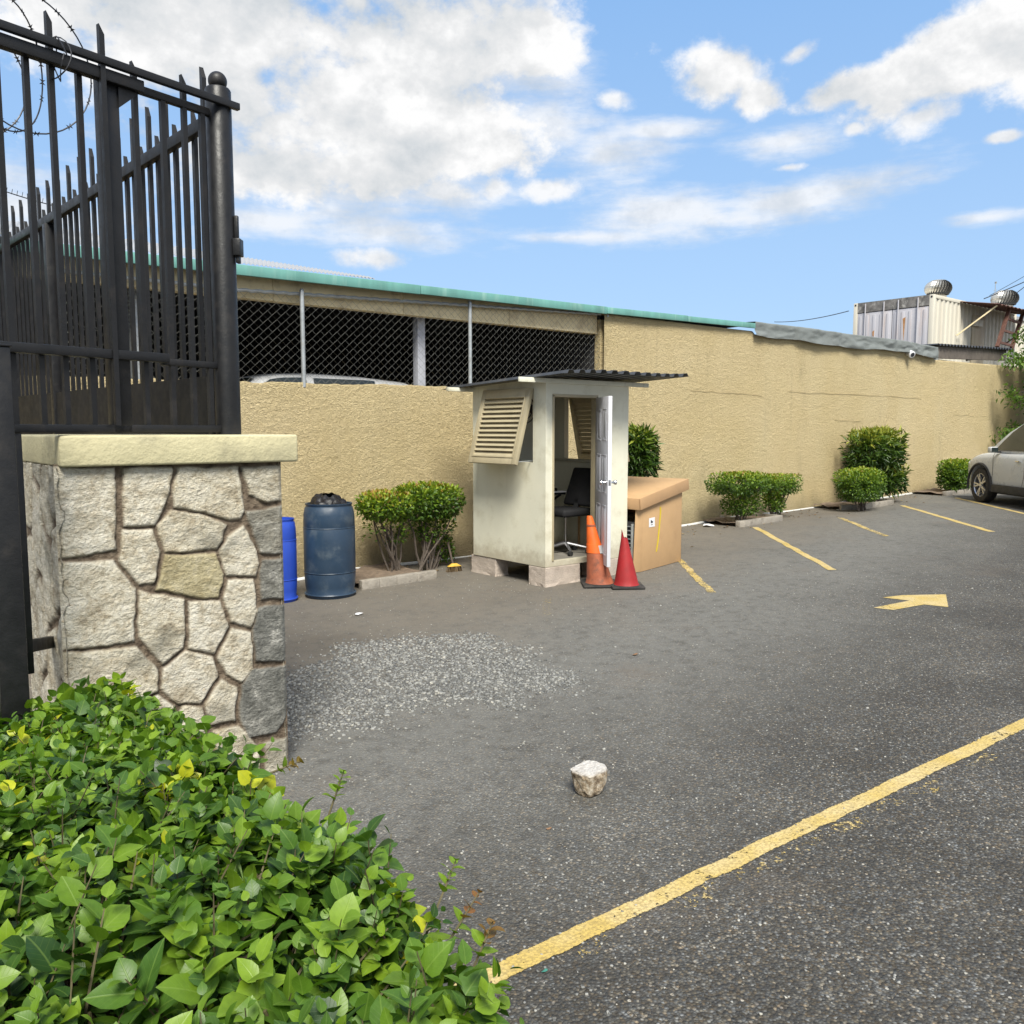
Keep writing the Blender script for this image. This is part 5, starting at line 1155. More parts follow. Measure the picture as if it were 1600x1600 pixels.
npmesh('crown', V, Fc, m_leafT, tree, False, {'rnd': ('FACE', r_)}); mb.build('trunk', m_bark, tree, True)

# foreground hedge
HX0, HX1, HY0, HY1, HZT = -.7, 1.00, .35, 3.85, .70
hedge = thing('leafy_hedge', 'broad leafy green hedge filling the foreground below the stone pillar', 'hedge', (.3, 2.2, -.13))
def hx1(y): return np.interp(y, [.4, 1.04, 1.2, 1.65, 4], [.40, .74, .86, .97, .98])
def htop(x, y): return HZT + .06 * fbm(np.c_[x * 2.2, y * 2.2, np.zeros(len(x))], 2) - .10 * np.clip((x - .8) / .3, 0, 1) ** 2 - .04 * np.clip((y - 2.3) / 1.2, 0, 1) - .06 * np.clip((y - 2.6) / .9, 0, 1) * np.clip((x - .25) / .4, 0, 1)
SPp = []; SPd = []; SPr = []; kind = []
ntop = 3900; x = RNG.uniform(HX0, HX1 + .05, ntop); y = RNG.uniform(HY0, HY1, ntop); keep = ((x > -.05) | (RNG.random(ntop) < .5)) & (x < hx1(y) + .03); x, y = x[keep], y[keep]
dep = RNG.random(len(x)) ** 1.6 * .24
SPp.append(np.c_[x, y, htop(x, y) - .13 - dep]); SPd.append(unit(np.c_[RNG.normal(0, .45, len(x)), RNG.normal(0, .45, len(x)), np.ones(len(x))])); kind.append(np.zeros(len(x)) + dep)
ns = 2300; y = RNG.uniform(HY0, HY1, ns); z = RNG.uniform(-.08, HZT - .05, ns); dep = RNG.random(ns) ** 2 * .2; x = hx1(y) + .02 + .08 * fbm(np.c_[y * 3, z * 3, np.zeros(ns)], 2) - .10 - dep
z = np.minimum(z, htop(x, y) - .14); SPp.append(np.c_[x, y, z]); SPd.append(unit(np.c_[np.ones(ns), RNG.normal(0, .5, ns), RNG.normal(.45, .45, ns)])); kind.append(dep)
ne = 900; x = RNG.uniform(HX0, HX1, ne); z = RNG.uniform(.1, HZT - .05, ne); z = np.minimum(z, htop(x, np.full(ne, HY1)) - .14); SPp.append(np.c_[x, np.full(ne, HY1 - .08), z]); SPd.append(unit(np.c_[RNG.normal(0, .4, ne), np.ones(ne) * .8, RNG.normal(.5, .4, ne)])); kind.append(np.zeros(ne))
SPp = np.concatenate(SPp); SPd = np.concatenate(SPd); kind = np.concatenate(kind)
LP, LD, LN, LL, LR = [], [], [], [], []; stm = MB()
def on_z(px, py_, z):
    d = ray(px, py_); t = (z - H) / d[2]; return np.array((t * d[0], t * d[1], z))
yel = [on_z(255, 1245, .62), on_z(370, 1182, .60)]; redp = np.array(at(735, 1430, 1.75))
for i in range(len(SPp)):
    p, d = SPp[i], SPd[i]; ln_ = random.uniform(.10, .20); nl = random.randint(6, 9); ref = np.cross(d, (.3, .5, .8)); ref /= np.linalg.norm(ref); ref2 = np.cross(d, ref); ph = random.uniform(0, 6.28)
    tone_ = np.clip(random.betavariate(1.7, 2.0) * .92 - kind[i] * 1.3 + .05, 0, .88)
    for yl in yel:
        if np.linalg.norm(p + d * ln_ - yl) < .13 and kind[i] < .10 and random.random() < .6: tone_ = random.uniform(.88, .955)
    size_ = random.choice((.52, .66, .8, .95, 1.1, 1.25))
    if i % 2 == 0 and p[0] > -.1: stm.tube([p - d * .1, p + d * ln_ * .5, p + d * ln_], [.0034, .0026, .0012], 3, False)
    for k in range(nl):
        f_ = .18 + .82 * k / (nl - 1); a = ph + k * 2.4; rad = ref * math.cos(a) + ref2 * math.sin(a); dd = rad * (1.05 - .5 * f_) + d * (.25 + .55 * f_)
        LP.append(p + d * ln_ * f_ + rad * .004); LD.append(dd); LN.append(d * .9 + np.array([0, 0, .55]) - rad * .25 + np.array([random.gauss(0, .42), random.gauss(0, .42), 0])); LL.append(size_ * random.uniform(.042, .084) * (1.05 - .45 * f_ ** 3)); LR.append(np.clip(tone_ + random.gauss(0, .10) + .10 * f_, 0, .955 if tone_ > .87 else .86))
# long bronze tipped shoots at the right edge
for p0, p1, rn_ in (((705, 1465, 1.72), (748, 1395, 1.75), .985), ((690, 1400, 1.85), (712, 1345, 1.88), .86), ((745, 1500, 1.62), (770, 1440, 1.64), .975), ((520, 1255, 2.3), (537, 1205, 2.32), .85), ((430, 1205, 2.6), (468, 1190, 2.62), .97)):
    a_, b3 = np.array(at(*p0)), np.array(at(*p1)); d = (b3 - a_); ln_ = np.linalg.norm(d); d /= ln_; stm.tube([a_ - d * .12, a_, b3], [.004, .0034, .0018], 4, False)
    ref = np.cross(d, (.3, .5, .8)); ref /= np.linalg.norm(ref); ref2 = np.cross(d, ref)
    for k in range(9):
        f_ = .1 + .9 * k / 8; a = k * 2.4; rad = ref * math.cos(a) + ref2 * math.sin(a)
        LP.append(a_ + d * ln_ * f_); LD.append(rad * .9 + d * .6); LN.append(d + np.array([0, 0, .4])); LL.append(random.uniform(.03, .05) * (1.1 - .5 * f_)); LR.append(rn_ if f_ > .35 or rn_ < .9 else .8)
LP, LD, LN, LL, LR = map(np.array, (LP, LD, LN, LL, LR))
V, Fc, r_, uv = leaves(LP, LD, unit(LN), LL, LL * RNG.uniform(.62, .90, len(LL)), LR, .26, .20)
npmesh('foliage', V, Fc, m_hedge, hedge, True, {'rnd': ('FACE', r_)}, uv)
for k in range(260):
    b_ = Vector((random.uniform(HX0 + .1, HX1 - .12), random.uniform(HY0 + .1, HY1 - .1), gz(0) - .03)); e = b_ + Vector((random.uniform(-.25, .25), random.uniform(-.25, .25), random.uniform(.62, .8))); e.x = min(e.x, hx1(e.y) - .02); e.z = min(e.z, float(htop(np.array([e.x]), np.array([e.y]))[0]) - .03); b_.x = min(b_.x, hx1(b_.y) - .1)
    stm.tube([b_, b_.lerp(e, .5) + Vector((random.uniform(-.06, .06), random.uniform(-.06, .06), 0)), e], [.011, .008, .004], 5)
stm.build('stems', m_stem, hedge, True)
# bare verge under the hedge and pale brick edging behind it
struct(MB().box(HX0 - .3, HX1 - .02, HY0 - .2, PY - .01, gz(0) - .2, gz(0) + .02).build('verge_soil', m_soil))
bp = Vector(gp(30, 1052)); zz_ = bp.z + .11
mb = MB()
for k in range(5): mb.box(bp.x - .5 + k * .22, bp.x - .29 + k * .22, bp.y - .05, bp.y + .06, bp.z - .03, zz_)
tag(mb.build('brick_edging', mat('salmon brick', (.42, .20, .14), .9, 0, .25, 12, bump=.5, bs=50), None, bevel=.006), 'low salmon brick edging glimpsed behind the post left of the stone pillar', 'brick edging')

# ------------------------------------------------------------------ vehicles
def interp(x, t): return float(np.interp(x, [q[0] for q in t], [q[1] for q in t]))
def suv(name, label, loc, ang, paint, zs=1.):
    t = thing(name, label, 'car', tuple(loc))
    st = [-2.32, -2.27, -2.15, -1.95, -1.7, -1.4, -1.0, -.5, 0, .5, .9, 1.2, 1.5, 1.75, 1.95, 2.1, 2.2, 2.27, 2.31]
    wt = [(-2.32, .70), (-2.27, .78), (-2.15, .85), (-1.9, .895), (-1.4, .92), (0, .92), (1.0, .92), (1.5, .915), (1.8, .885), (2.0, .83), (2.15, .75), (2.25, .62), (2.31, .48)]
    ht = [(-2.32, .98), (-2.2, 1.08), (-1.9, 1.10), (0, 1.06), (1.0, 1.05), (1.3, 1.03), (1.6, .99), (1.85, .93), (2.05, .86), (2.2, .77), (2.31, .66)]
    bt = [(-2.32, .50), (-2.15, .36), (-1.8, .29), (0, .27), (1.8, .27), (2.15, .30), (2.31, .40)]
    P = []; ns_ = len(st); ring = None
    for x in st:
        w_, h_, b_ = interp(x, wt), interp(x, ht), interp(x, bt)
        half = [(w_ * .90, b_), (w_ * .965, b_ + .06), (w_ * .985, b_ + .22), (w_ * 1.0, b_ + .38), (w_ * .995, b_ + .5), (w_ * .985, h_ - .14), (w_ * .955, h_ - .05), (w_ * .88, h_ - .008), (w_ * .72, h_ + .008), (w_ * .4, h_ + .026), (0, h_ + .032)]
        full = half + [(-y, z) for y, z in half[-2::-1]]; ring = len(full)
        P += [Vector((x, y, z)) for y, z in full]
    A = math.radians(ang); M = Matrix.Translation(loc) @ Matrix.Rotation(A, 4, 'Z')
    P = [M @ p for p in P]; fs = []
    for i in range(ns_ - 1):
        for k in range(ring):
            k2 = (k + 1) % ring; fs.append((i * ring + k, i * ring + k2, (i + 1) * ring + k2, (i + 1) * ring + k))
    fs += [tuple(range(ring)), tuple((ns_ - 1) * ring + k for k in range(ring - 1, -1, -1))]
    body = MB().add(P, fs).build('body', paint, t, True, angle=60)
    # cut the wheel arches
    wr = .355; axf, axr, tr_ = 1.38, -1.33, .80
    cut = MB()
    for ax in (axf, axr):
        for sg in (-1, 1):
            prof = [(wr + .075, -.16), (wr + .075, .20)]
            cut.lathe(prof, 40, M=M @ Matrix.Translation((ax, sg * .86, wr)) @ Matrix.Rotation(math.pi / 2, 4, 'X'))
    co_ = cut.build('cutter', None); bo = body.modifiers.new('arch', 'BOOLEAN'); bo.operation = 'DIFFERENCE'; bo.object = co_; bo.solver = 'EXACT'
    bpy.context.view_layer.update(); dg = bpy.context.evaluated_depsgraph_get(); nm = bpy.data.meshes.new_from_object(body.evaluated_get(dg))
    body.modifiers.clear(); old = body.data; body.data = nm; bpy.data.meshes.remove(old)
    nm.materials.clear(); nm.materials.append(paint)
    me_ = co_.data; bpy.data.objects.remove(co_); bpy.data.meshes.remove(me_)
    # cabin
    zt = [(-2.22, 1.10), (-2.05, 1.32), (-1.85, 1.55), (-1.6, 1.63), (-1.0, 1.675), (-.3, 1.69), (.2, 1.665), (.45, 1.62), (.7, 1.49), (1.0, 1.26), (1.25, 1.06)]
    sx2 = [-2.22, -2.05, -1.85, -1.6, -1.0, -.3, .2, .45, .7, 1.0, 1.25]; P = []
    def chw(x, f):                                           # half width at relative height f (belt 0, roof 1)
        wb = interp(x, [(-2.22, .74), (-1.8, .84), (.6, .86), (1.25, .80)]); return wb * (1 - .27 * f ** 1.15)
    def cz_(x, f): zb = 1.05; return zb + (interp(x, zt) - zb) * f
    for x in sx2:
        full_h = (interp(x, zt) - 1.05) / .64; half = [(chw(x, 0), 1.03)] + [(chw(x, f * full_h), cz_(x, f)) for f in (.3, .6, .88)] + [(chw(x, full_h) * .93, cz_(x, .97)), (chw(x, full_h) * .6, cz_(x, 1.0) + .012), (0, cz_(x, 1.0) + .02)]
        full = half + [(-y, z) for y, z in half[-2::-1]]; ring = len(full); P += [M @ Vector((x, y, z)) for y, z in full]
    fs = []
    for i in range(len(sx2) - 1):
        for k in range(ring - 1): fs.append((i * ring + k, i * ring + k + 1, (i + 1) * ring + k + 1, (i + 1) * ring + k))
    cabin = MB().add(P, fs).build('cabin', paint, t, True, angle=50)
    def sideglass(x0, x1, f0, f1, sg, slantf=0., slantr=0., nx=10):
        Q = []
        for j in range(4):
            f = f0 + (f1 - f0) * j / 3
            for i in range(nx + 1):
                u = i / nx; x = (x0 + slantr * j / 3) + ((x1 - slantf * j / 3) - (x0 + slantr * j / 3)) * u
                full_h = (interp(x, zt) - 1.05) / .64; ff = min(f, .92 * full_h); z = 1.05 + .64 * ff
                Q.append(M @ Vector((x, sg * (chw(x, ff) + .009), z)))
        return MB().grid(Q, nx + 1, 4)
    for sg in (-1, 1):
        sideglass(-.12, 1.02,   .05, .90, sg, .66, .0).build('side_window', m_glass, cabin, True); sideglass(-1.12, -.22,   .05, .90, sg, 0, .02).build('side_window', m_glass, cabin, True); sideglass(-1.95, -1.2, .12, .78, sg, 0, .22).build('side_window', m_glass, cabin, True)
    def crossglass(xs_, k0=.86):
        Q = []
        for x in xs_:
            full_h = (interp(x, zt) - 1.05) / .64; wv = chw(x, full_h) * k0
            for i in range(9):
                y = -wv + 2 * wv * i / 8; Q.append(M @ (Vector((x + (.012 if x > 0 else -.012), y, cz_(x, 1.0) + .024 - .02 * (y / wv) ** 2 + .004))))
        return MB().grid(Q, 9, len(xs_))
    crossglass([.50, .7, .85, 1.0, 1.2]).build('windscreen', m_glass, cabin, True); crossglass([-2.18, -2.05, -1.95, -1.87]).build('rear_window', m_glass, cabin, True)
    # trims
    for sg in (-1, 1):
        for ax in (axf, axr):
            mb = MB(); pts = [M @ Vector((ax + (wr + .085) * math.cos(a), sg * (.925 if ax < 0 else .915 - .0), wr + (wr + .085) * math.sin(a))) for a in np.linspace(-.22, math.pi + .22, 26)]
            mb.tube(pts, .026, 6); mb.build('arch_trim', m_plast, t, True)
        MB().box(-1.0 + .1, .93, .885 * sg - .03, .885 * sg + .045, .25, .40, M).build('sill_trim', m_plast, t, bevel=.012)
        mb = MB()
        for xd in (.90, -.16, -1.08): 
            mb.tube([M @ Vector((xd + (.05 if z < .5 else 0), sg * (.9225 if z < 1 else .885), z)) for z in (.42, .6, .85, .96, 1.03)], .0045, 4)
        mb.build('door_gap', m_plast, t)
        for xd in (-.02, -.98):
            MB().box(xd - .02, xd + .14, .925 * sg - .012, .925 * sg + .022, .87, .90, M).build('door_handle', m_chrome, t, bevel=.008)
        mr = thing_part = MB().box(.70, .84, sg * 1.01 - .075, sg * 1.01 + .075, 1.035, 1.15, M).build('mirror', paint, t, bevel=.03, seg=3)
        MB().box(.692, .699, sg * 1.01 - .062, sg * 1.01 + .062, 1.048, 1.138, M).build('mirror_glass', m_glass, mr); MB().box(.74, .82, min(sg * .86, sg * .95), max(sg * .86, sg * .95), 1.03, 1.07, M).build('mirror_arm', m_plast, mr)
        Q = []
        for j in range(4):
            for i in range(7):
                x = 1.93 + .27 * i / 6; z = interp(x, ht) - .17 + .11 * j / 3; Q.append(M @ Vector((x, sg * (interp(x, wt) * (.985 - .03 * j / 3) + .008), z)))
        MB().grid(Q, 7, 4).build('headlight', mat('headlight lens', (.5, .52, .55), .1, .3), t, True)
        Q = []
        for j in range(4):
            for i in range(5):
                x = -2.24 + .3 * i / 4; z = .92 + .15 * j / 3; Q.append(M @ Vector((x, sg * (interp(x, wt) * .985 + .01), z)))
        MB().grid(Q, 5, 4).build('tail_light', mat('red lamp lens', (.35, .01, .01), .15), t, True)
    MB().box(2.255, 2.325, -.4, .4, .50, .64, M).build('grille', m_plast, t, bevel=.01); MB().box(-2.345, -2.28, -.26, .26, .62, .74, M).build('number_plate', m_white, t)
    MB().box(-2.1, 2.05, -.72, .72, .20, .32, M).build('underbody', m_plast, t)
    for ax in (axf, axr):
        for sg in (-1, 1):
            Mw = M @ Matrix.Translation((ax, sg * tr_, wr)) @ Matrix.Rotation(-math.pi / 2 * sg, 4, 'X')
            tp_ = [(.235, -.10), (.31, -.11), (.345, -.10), (wr, -.07), (wr, .07), (.345, .10), (.31, .11), (.245, .105), (.235, .08)]
            # sub-parts hang on the wheel's tyre mesh
            wh = MB().lathe(tp_, 44, M=Mw, closed=True).build('wheel', m_rubber, t, True)
            rm = MB().lathe([(.235, -.09), (.245, .095), (.232, .10), (.222, .085), (.222, -.02), (.05, -.03), (.0, -.03)], 44, M=Mw)
            for k in range(5):
                for dlt in (-.17, .17):
                    a = k * 1.2566; i0 = Vector((.05 * math.cos(a + dlt * .6), .05 * math.sin(a + dlt * .6), .070)); i1 = Vector((.228 * math.cos(a + dlt), .228 * math.sin(a + dlt), .088)); rm.bar(Mw @ i0, Mw @ i1, .030, .03, up=tuple((Mw.to_3x3() @ Vector((0, 0, 1)))))
            rm.lathe([(.062, .05), (.062, .085), (.045, .094), (0, .094)], 24, M=Mw)
            rm.build('rim', m_rim, wh, True, angle=30)
            MB().lathe([(.20, -.025), (.20, -.012), (0, -.012)], 30, M=Mw).build('brake_disc', m_plast, wh)
    return t
# silver car: nose towards the wall
fw = Vector(gp(1531, 784.5)); hd = 50.0
ax_ = Vector((math.cos(R(hd)), math.sin(R(hd)), 0)); lf = Vector((-ax_.y, ax_.x, 0))
loc = fw - ax_ * 1.38 - lf * .88; loc.z = gz(fw.x)
suv('parked_car', 'silver four by four car parked nose to the wall at the right edge', loc, hd, m_paint)
c_ = Vector(wy(500, 585, 10.5)); zr_ = zat(c_.x, 10.5, 578)
suv('parked_car', 'white car roof showing above the low wall inside the dark shed', (c_.x - .65, 10.5, zr_ - 1.78), 180, m_whitecar)

# ------------------------------------------------------------------ right background: tarp, lean-to, container
tp = []; nx, nz = 150, 12; xs_ = np.linspace(wy(1174, 510, WYY)[0], wy(1461, 548, WYY)[0], nx)
ptop = [wy(x, y, WYY) for x, y in ((1174, 503), (1240, 511), (1320, 522), (1400, 532), (1461, 543))]; pbot = [wy(x, y, WYY) for x, y in ((1174, 520), (1240, 528), (1320, 540), (1400, 545), (1461, 557))]
V = []
for j in range(nz + 4):
    for i, x in enumerate(xs_):
        zt_ = np.interp(x, [p[0] for p in ptop], [p[2] for p in ptop]); zb_ = np.interp(x, [p[0] for p in pbot], [p[2] for p in pbot]) + .012 * math.sin(x * 4) - .055
        if j < nz:
            f_ = j / (nz - 1); z = zb_ + (zt_ - zb_) * f_; yy = WYY - .055 - .012 * math.sin(x * 3 + f_ * 3) * (1 - f_ * .6) - .02 * (1 - f_) - (.02 if int(x * .62) % 2 else 0)
        else:
            q = (j - nz + 1) / 4; z = zt_ + .01 * math.sin(q * 3); yy = WYY - .055 + q * .5
        V.append((x, yy, z))
V = np.array(V); V[:, 1] -= np.abs(.045 * fbm(V * (1.6, 1, 5), 4))
o = npmesh('tarpaulin', V, gridfaces(nx, nz + 4), m_tarp, None, True); tag(o, 'grey tarpaulin strip draped along the top of the tall wall', 'tarpaulin')
# lean-to roof right of the tarp
q0, q1 = Vector(wy(1462, 539, WYY + .25)), Vector(wy(1572, 545, WYY + .25))
lt = thing('lean_to', 'dark lean-to shelter with a corrugated sheet roof above the wall below the container', 'shelter', ((q0.x + q1.x) / 2, WYY + 1, gz(20)))
corr(MB(), q0 + Vector((-.1, -.1, .0)), q1 + Vector((.3, -.1, 0)), q1 + Vector((.3, 2.4, .02)), q0 + Vector((-.1, 2.4, .02)), 26, .03).build('roof', m_roofdark, lt)
zb0_, zb1_ = wy(1462, 542, WYY + .3)[2], wy(1462, 553, WYY + .3)[2]
strip(mb := MB(), q0.x, q1.x, WYY + .24, WYY + .34, lambda x: q0.z - .035 + (q1.z - q0.z) * (x - q0.x) / (q1.x - q0.x), .28); mb.build('beam', mat('weathered timber beam', (.10, .085, .075), .85, 0, .3, 6), lt)
MB().box(q0.x - .1, q1.x * 1.45, 11.2, 11.3, 2.8, q0.z - .02).build('back_panel', m_dark, lt); 
for x in (q0.x + .05, q1.x - .1): MB().box(x, x + .1, WYY + .24, WYY + .34, 2.9, q0.z - .3).build('post', m_galv, lt)
MB().prism([wy(1512, 553, 10.4), wy(1550, 556, 10.4), wy(1512, 564, 10.4)], (0, .05, 0)).build('pale_board', m_contw, lt)
# building the container stands on
MB().box(13.4, 46, WYY + .5, 18, 2.95, 3.10).box(13.4, 13.5, WYY + .5, 18, .2, 2.95).build('flat_roof', m_dark)
tag(bpy.data.objects['flat_roof'], 'dark flat roof behind the tall wall carrying the white container', 'roof')
k0 = Vector((25.3, 11.48, 0)); ctop = zat(25.3, 11.48, 459.5); ch_ = 2.62; cb = ctop - ch_; cL, cW = 6.06, 2.44
ct = thing('shipping_container', 'weathered white shipping container with grey end doors, standing on the roof behind the wall', 'container', (25.3 + cL / 2, 11.48 + cW / 2, cb))
x0_, y0_, x1_, y1_ = 25.3, 11.48, 25.3 + cL, 11.48 + cW
def ribs(mb, a, b_, z0, z1, nrm_, n, dep=.036):
    a = Vector(a); b_ = Vector(b_); nrm_ = Vector(nrm_); P = []
    for i in range(n):
        for u, h_ in ((0, 0), (.28, 0), (.42, 1), (.78, 1), (.92, 0)): P.append(a.lerp(b_, (i + u) / n) - nrm_ * dep * h_)
    P.append(b_); mb.grid([(p.x, p.y, z) for z in (z0, z1) for p in P], len(P), 2)
mb = MB(); ribs(mb, (x0_ + .12, y0_ + .01, 0), (x1_ - .12, y0_ + .01, 0), cb + .15, ctop - .1, (0, -1, 0), 21); ribs(mb, (x0_ + .12, y1_ - .01, 0), (x1_ - .12, y1_ - .01, 0), cb + .15, ctop - .1, (0, 1, 0), 21); ribs(mb, (x1_ - .01, y0_ + .1, 0), (x1_ - .01, y1_ - .1, 0), cb + .15, ctop - .1, (1, 0, 0), 8)
mb.build('side_sheet', m_contw, ct)
mb = MB().box(x0_, x1_, y0_, y0_ + .06, ctop - .1, ctop).box(x0_, x1_, y1_ - .06, y1_, ctop - .1, ctop).box(x0_, x1_, y0_, y0_ + .06, cb, cb + .15).box(x0_, x1_, y1_ - .06, y1_, cb, cb + .15)
for yy in (y0_, y1_ - .12):
    for xx in (x0_, x1_ - .12): mb.box(xx - .004, xx + .124, yy - .004, yy + .124, cb, ctop + .004)
mb.box(x0_ + .06, x1_ - .06, y0_ + .06, y1_ - .06, ctop - .05, ctop - .03); mb.build('frame', m_contw, ct, bevel=.006)
MB().box(x0_ - .002, x0_ + .05, y0_ + .124, y1_ - .124, ctop - .30, ctop - .0).build('header_beam', m_old, ct)
dm_ = MB(); ym = (y0_ + y1_) / 2
for ya, yb in ((y0_ + .13, ym - .01), (ym + .01, y1_ - .13)): dm_.box(x0_ + .012, x0_ + .05, ya, yb, cb + .12, ctop - .32); 
for i in range(5):
    for ya, yb in ((y0_ + .13, ym - .01), (ym + .01, y1_ - .13)):
        yy = ya + (yb - ya) * (i + .3) / 5; dm_.box(x0_ - .004, x0_ + .012, yy, yy + .09, cb + .2, ctop - .40)
dm_.build('end_door', m_contg, ct, bevel=.004)
for f_ in (.18, .42, .60, .84):
    yy = y0_ + f_ * cW; MB().tube([(x0_ - .03, yy, cb + .05), (x0_ - .03, yy, ctop - .05)], .02, 8).build('locking_bar', m_contg, ct, True)
mb = MB()
for yy in (y0_, y1_ - .12): mb.box(x0_ - .012, x0_ - .005, yy + .035, yy + .085, ctop - .085, ctop - .035)
mb.build('casting_hole', m_ink, ct)
for ya, z1, z2, w_ in ((y0_ + .80, 2.05, 1.3, .085), (y0_ + 1.75, 1.75, 1.6, .06)):
    MB().prism([(x0_ - .0045, ya, cb + z1), (x0_ - .0045, ya + w_, cb + z1 - .04), (x0_ - .0045, ya + w_ * .8, cb + z1 - .2), (x0_ - .0045, ya + w_ * .5, cb + z2), (x0_ - .0045, ya + w_ * .2, cb + z1 - .25)], (-.002, 0, 0)).build('rust_streak', mat('orange rust stain', (.40, .20, .08), .9, 0, .4, 9), ct)
# side door of the container with its awning
def cpx(px, py_, y): return Vector(wy(px, py_, y))
dA = cpx(1519, 500, y0_).x; dB = cpx(1538, 500, y0_).x
MB().box(dA, dB, y0_ - .03, y0_ + .005, cb + .1, ctop - .35).build('side_door', mat('stained cream steel', (.50, .42, .30), .6, 0, .15, 4, dirt=(.30, .18, .10), da=.5, ds=3, streak=True), ct, bevel=.006)
MB().box(dA - .05, dA + .42, y0_ - .16, y0_ - .031, zat(dA, y0_, 510), zat(dA, y0_, 500)).build('door_box', m_contw, ct, bevel=.006)
w0, w1 = cpx(1500, 470, y0_), cpx(1580, 478, y0_); o0, o1 = Vector(wy(1508, 468, y0_ - 1.1)), Vector(wy(1597, 476, y0_ - 1.1))
zA = ctop - .02
aw = thing('rusty_awning', 'rusty brown sheet awning propped over the container side door', 'awning', (w0.x, y0_, zA))
corr(MB(), (w0.x, y0_ - 1.1, zA - .22), (w1.x + .3, y0_ - 1.1, zA - .22), (w1.x + .3, y0_ - .005, zA - .03), (w0.x, y0_ - .005, zA - .03), 14, .02).build('sheet', m_rust, aw)
for xx in (w0.x + .15, w1.x): MB().bar((xx, y0_ - 1.0, zA - .24), (xx - .3, y0_ - .01, zA - 1.05), .04, .04).build('brace', m_rust if xx > w0.x + 1 else m_beam, aw)
# second container further along, with the second vent
c2x = x1_ + .4
c2 = thing('shipping_container', 'second pale container further along the roof, behind the rusty awning', 'container', (c2x + 3, y0_ + 1.2, cb))
mb = MB(); ribs(mb, (c2x + .05, y0_ + .35, 0), (c2x + 6, y0_ + .35, 0), cb, ctop - .12, (0, -1, 0), 20); ribs(mb, (c2x + .05, y0_ + 2.7, 0), (c2x + .05, y0_ + .35, 0), cb, ctop - .12, (-1, 0, 0), 8); mb.build('side_sheet', m_contw, c2)
MB().box(c2x, c2x + 6, y0_ + .3, y0_ + 2.7, ctop - .12, ctop - .02).build('roof_panel', m_zinc, c2)
# turbine vents
def vent(px, pyc, label, y):
    c_ = Vector(wy(px, pyc, y)); d_ = c_.x * math.cos(CA) + c_.y * math.sin(CA); r = 19.5 * d_ / F; bz = ctop - .02
    t = thing('turbine_vent', label, 'roof vent', (c_.x, c_.y, bz), 'turbine vents on the container')
    hgt = 2 * r * .62; zc = max(c_.z, bz + .14 + hgt / 2); n = 28
    MB().lathe([(r * .62, bz), (r * .62, zc - hgt * .45)], 28, (c_.x, c_.y, 0)).build('neck', m_contw, t, True)
    mb = MB()
    for k in range(n):
        a = 2 * math.pi * k / n; P = []
        for j in range(9):
            f_ = -1 + 2 * j / 8; rr = r * (math.sqrt(max(0, 1 - (f_ * .86) ** 2)) * .98 + .02); z = zc + f_ * hgt / 2
            for da in (0, .15): P.append((c_.x + rr * (1 - .10 * (da > 0)) * math.cos(a + da + .18 * f_), c_.y + rr * (1 - .10 * (da > 0)) * math.sin(a + da + .18 * f_), z))
        mb.grid(P, 2, 9)
    mb.build('blades', mat('shiny aluminium vanes', (.62, .60, .55), .3, .8, .12, 6, dirt=(.25, .18, .10), da=.6, ds=3), t)
    MB().lathe([(r * .80, zc - hgt * .40), (r * .86, zc - hgt * .2), (r * .86, zc + hgt * .2), (r * .6, zc + hgt * .42), (0, zc + hgt * .45)], 24, (c_.x, c_.y, 0)).build('core', m_plast, t, True)
    MB().lathe([(r * .5, zc + hgt * .47), (r * .5, zc + hgt * .50), (0, zc + hgt * .53)], 24, (c_.x, c_.y, 0)).build('cap', m_zinc, t, True)
vent(1466, 451, 'round aluminium turbine vent on the near end of the white container', y0_ + .75)
vent(1570, 467, 'round aluminium turbine vent half hidden behind the rusty awning', y0_ + 1.0)
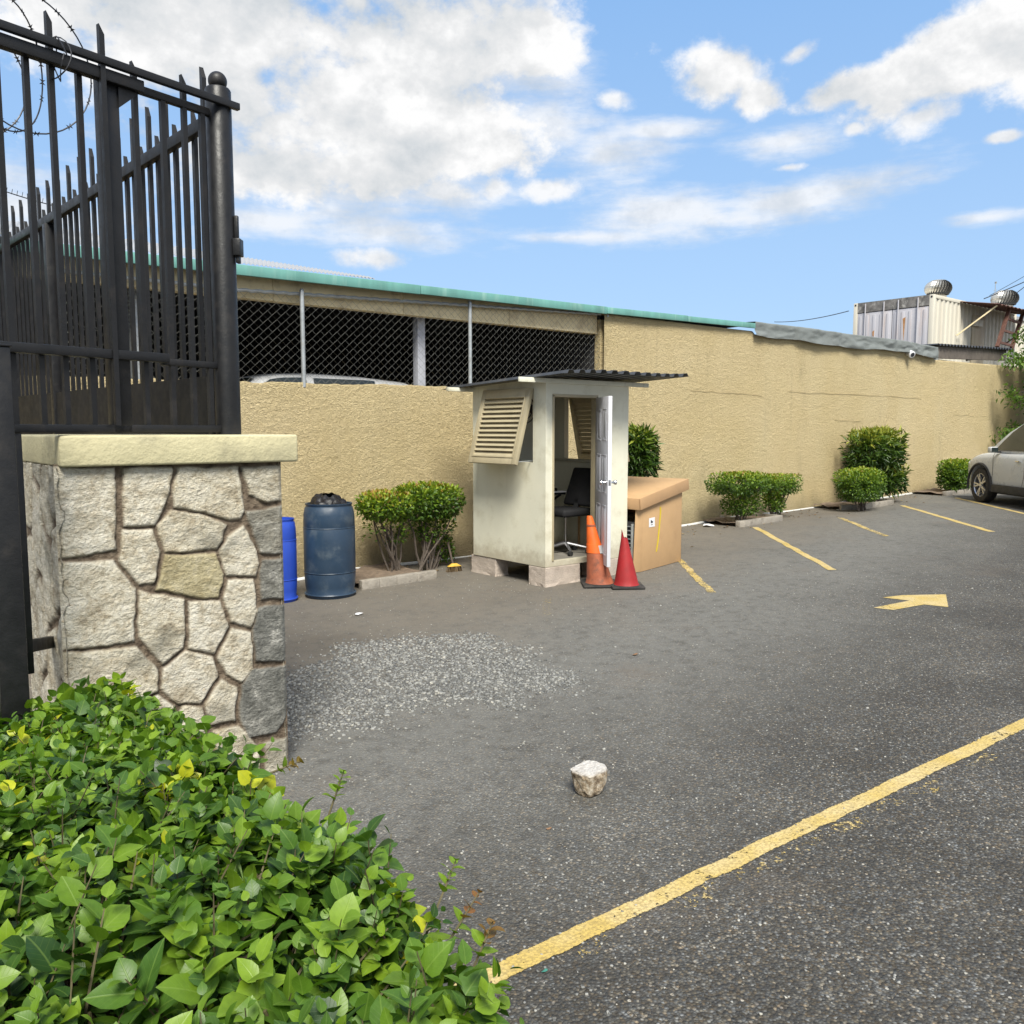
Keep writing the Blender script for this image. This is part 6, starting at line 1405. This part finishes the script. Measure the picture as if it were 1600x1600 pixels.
# rusty rack beside the tree
rk_ = thing('rusty_rack', 'rusty brown steel rack leaning above the lean-to beside the tree', 'rack', tuple(Vector(wy(1570, 545, 10.6))))
A_, B_ = Vector(wy(1558, 542, 10.6)), Vector(wy(1578, 480, 10.6)); dx = Vector((1.6, .2, 0))
MB().bar(A_, B_, .1, .08).build('rack_post', m_rust, rk_); MB().bar(A_ + dx, B_ + dx, .1, .08).build('rack_post', m_rust, rk_)
mb = MB()
for f_ in (.12, .42, .72, .98): mb.bar(A_.lerp(B_, f_), A_.lerp(B_, f_) + dx, .05, .07)
mb.build('rack_rails', m_rust, rk_)
# camera on the wall
cc = Vector(wy(1421, 552, WYY - .07))
sv = thing('security_camera', 'small white security camera fixed high on the tall wall below the tarpaulin', 'security camera', tuple(cc))
MB().box(cc.x - .02, cc.x + .02, cc.y, WYY + .0, cc.z + .03, cc.z + .07).build('bracket', m_white, sv)
d = Vector((-.45, -1, -.45)).normalized(); M_ = d.to_track_quat('Z', 'Y').to_matrix().to_4x4(); M_.translation = cc
MB().lathe([(.06, -.07), (.075, -.05), (.075, .10), (.05, .11)], 18, M=M_).build('housing', m_white, sv, True); MB().lathe([(.05, .111), (.0, .118)], 16, M=M_).build('lens', m_ink, sv, True)
# cables
def cable(a, b_, label, r=.012, sag=.2):
    a, b_ = Vector(a), Vector(b_); o = MB().tube([a.lerp(b_, i / 24) - Vector((0, 0, sag * 4 * (i / 24) * (1 - i / 24))) for i in range(25)], r, 5).build('overhead_cable', m_plast, None, True); tag(o, label, 'cable')
cable(at(1210, 503, 40), at(1326, 486, 26.9), 'twin thin cable rising to the left end of the white container', .014, .1)
cable(at(1546, 462, 33), at(1760, 330, 30), 'upper thin cable crossing the sky at the right edge above the second vent', .010, .1)
cable(at(1537, 467, 27), at(1780, 350, 25), 'middle cable running from the rusty awning up past the right edge', .014, .1)
cable(at(1583, 462, 29), at(1780, 300, 26), 'lowest short cable behind the second vent at the right edge', .013, .05)
an = Vector(wy(1554, 470, y0_ + 1.9)); mb = MB().tube([(an.x, an.y, ctop), (an.x, an.y, zat(an.x, an.y, 442))], .012, 5)
mb.tube([(an.x - .15, an.y, zat(an.x, an.y, 455)), (an.x + .15, an.y, zat(an.x, an.y, 452))], .008, 4); mb.tube([(an.x + .04, an.y, zat(an.x, an.y, 443)), (an.x + .02, an.y, zat(an.x, an.y, 440))], .04, 6)
tag(mb.build('roof_antenna', m_galv, None), 'thin metal antenna mast on the container roof between the two vents', 'antenna')
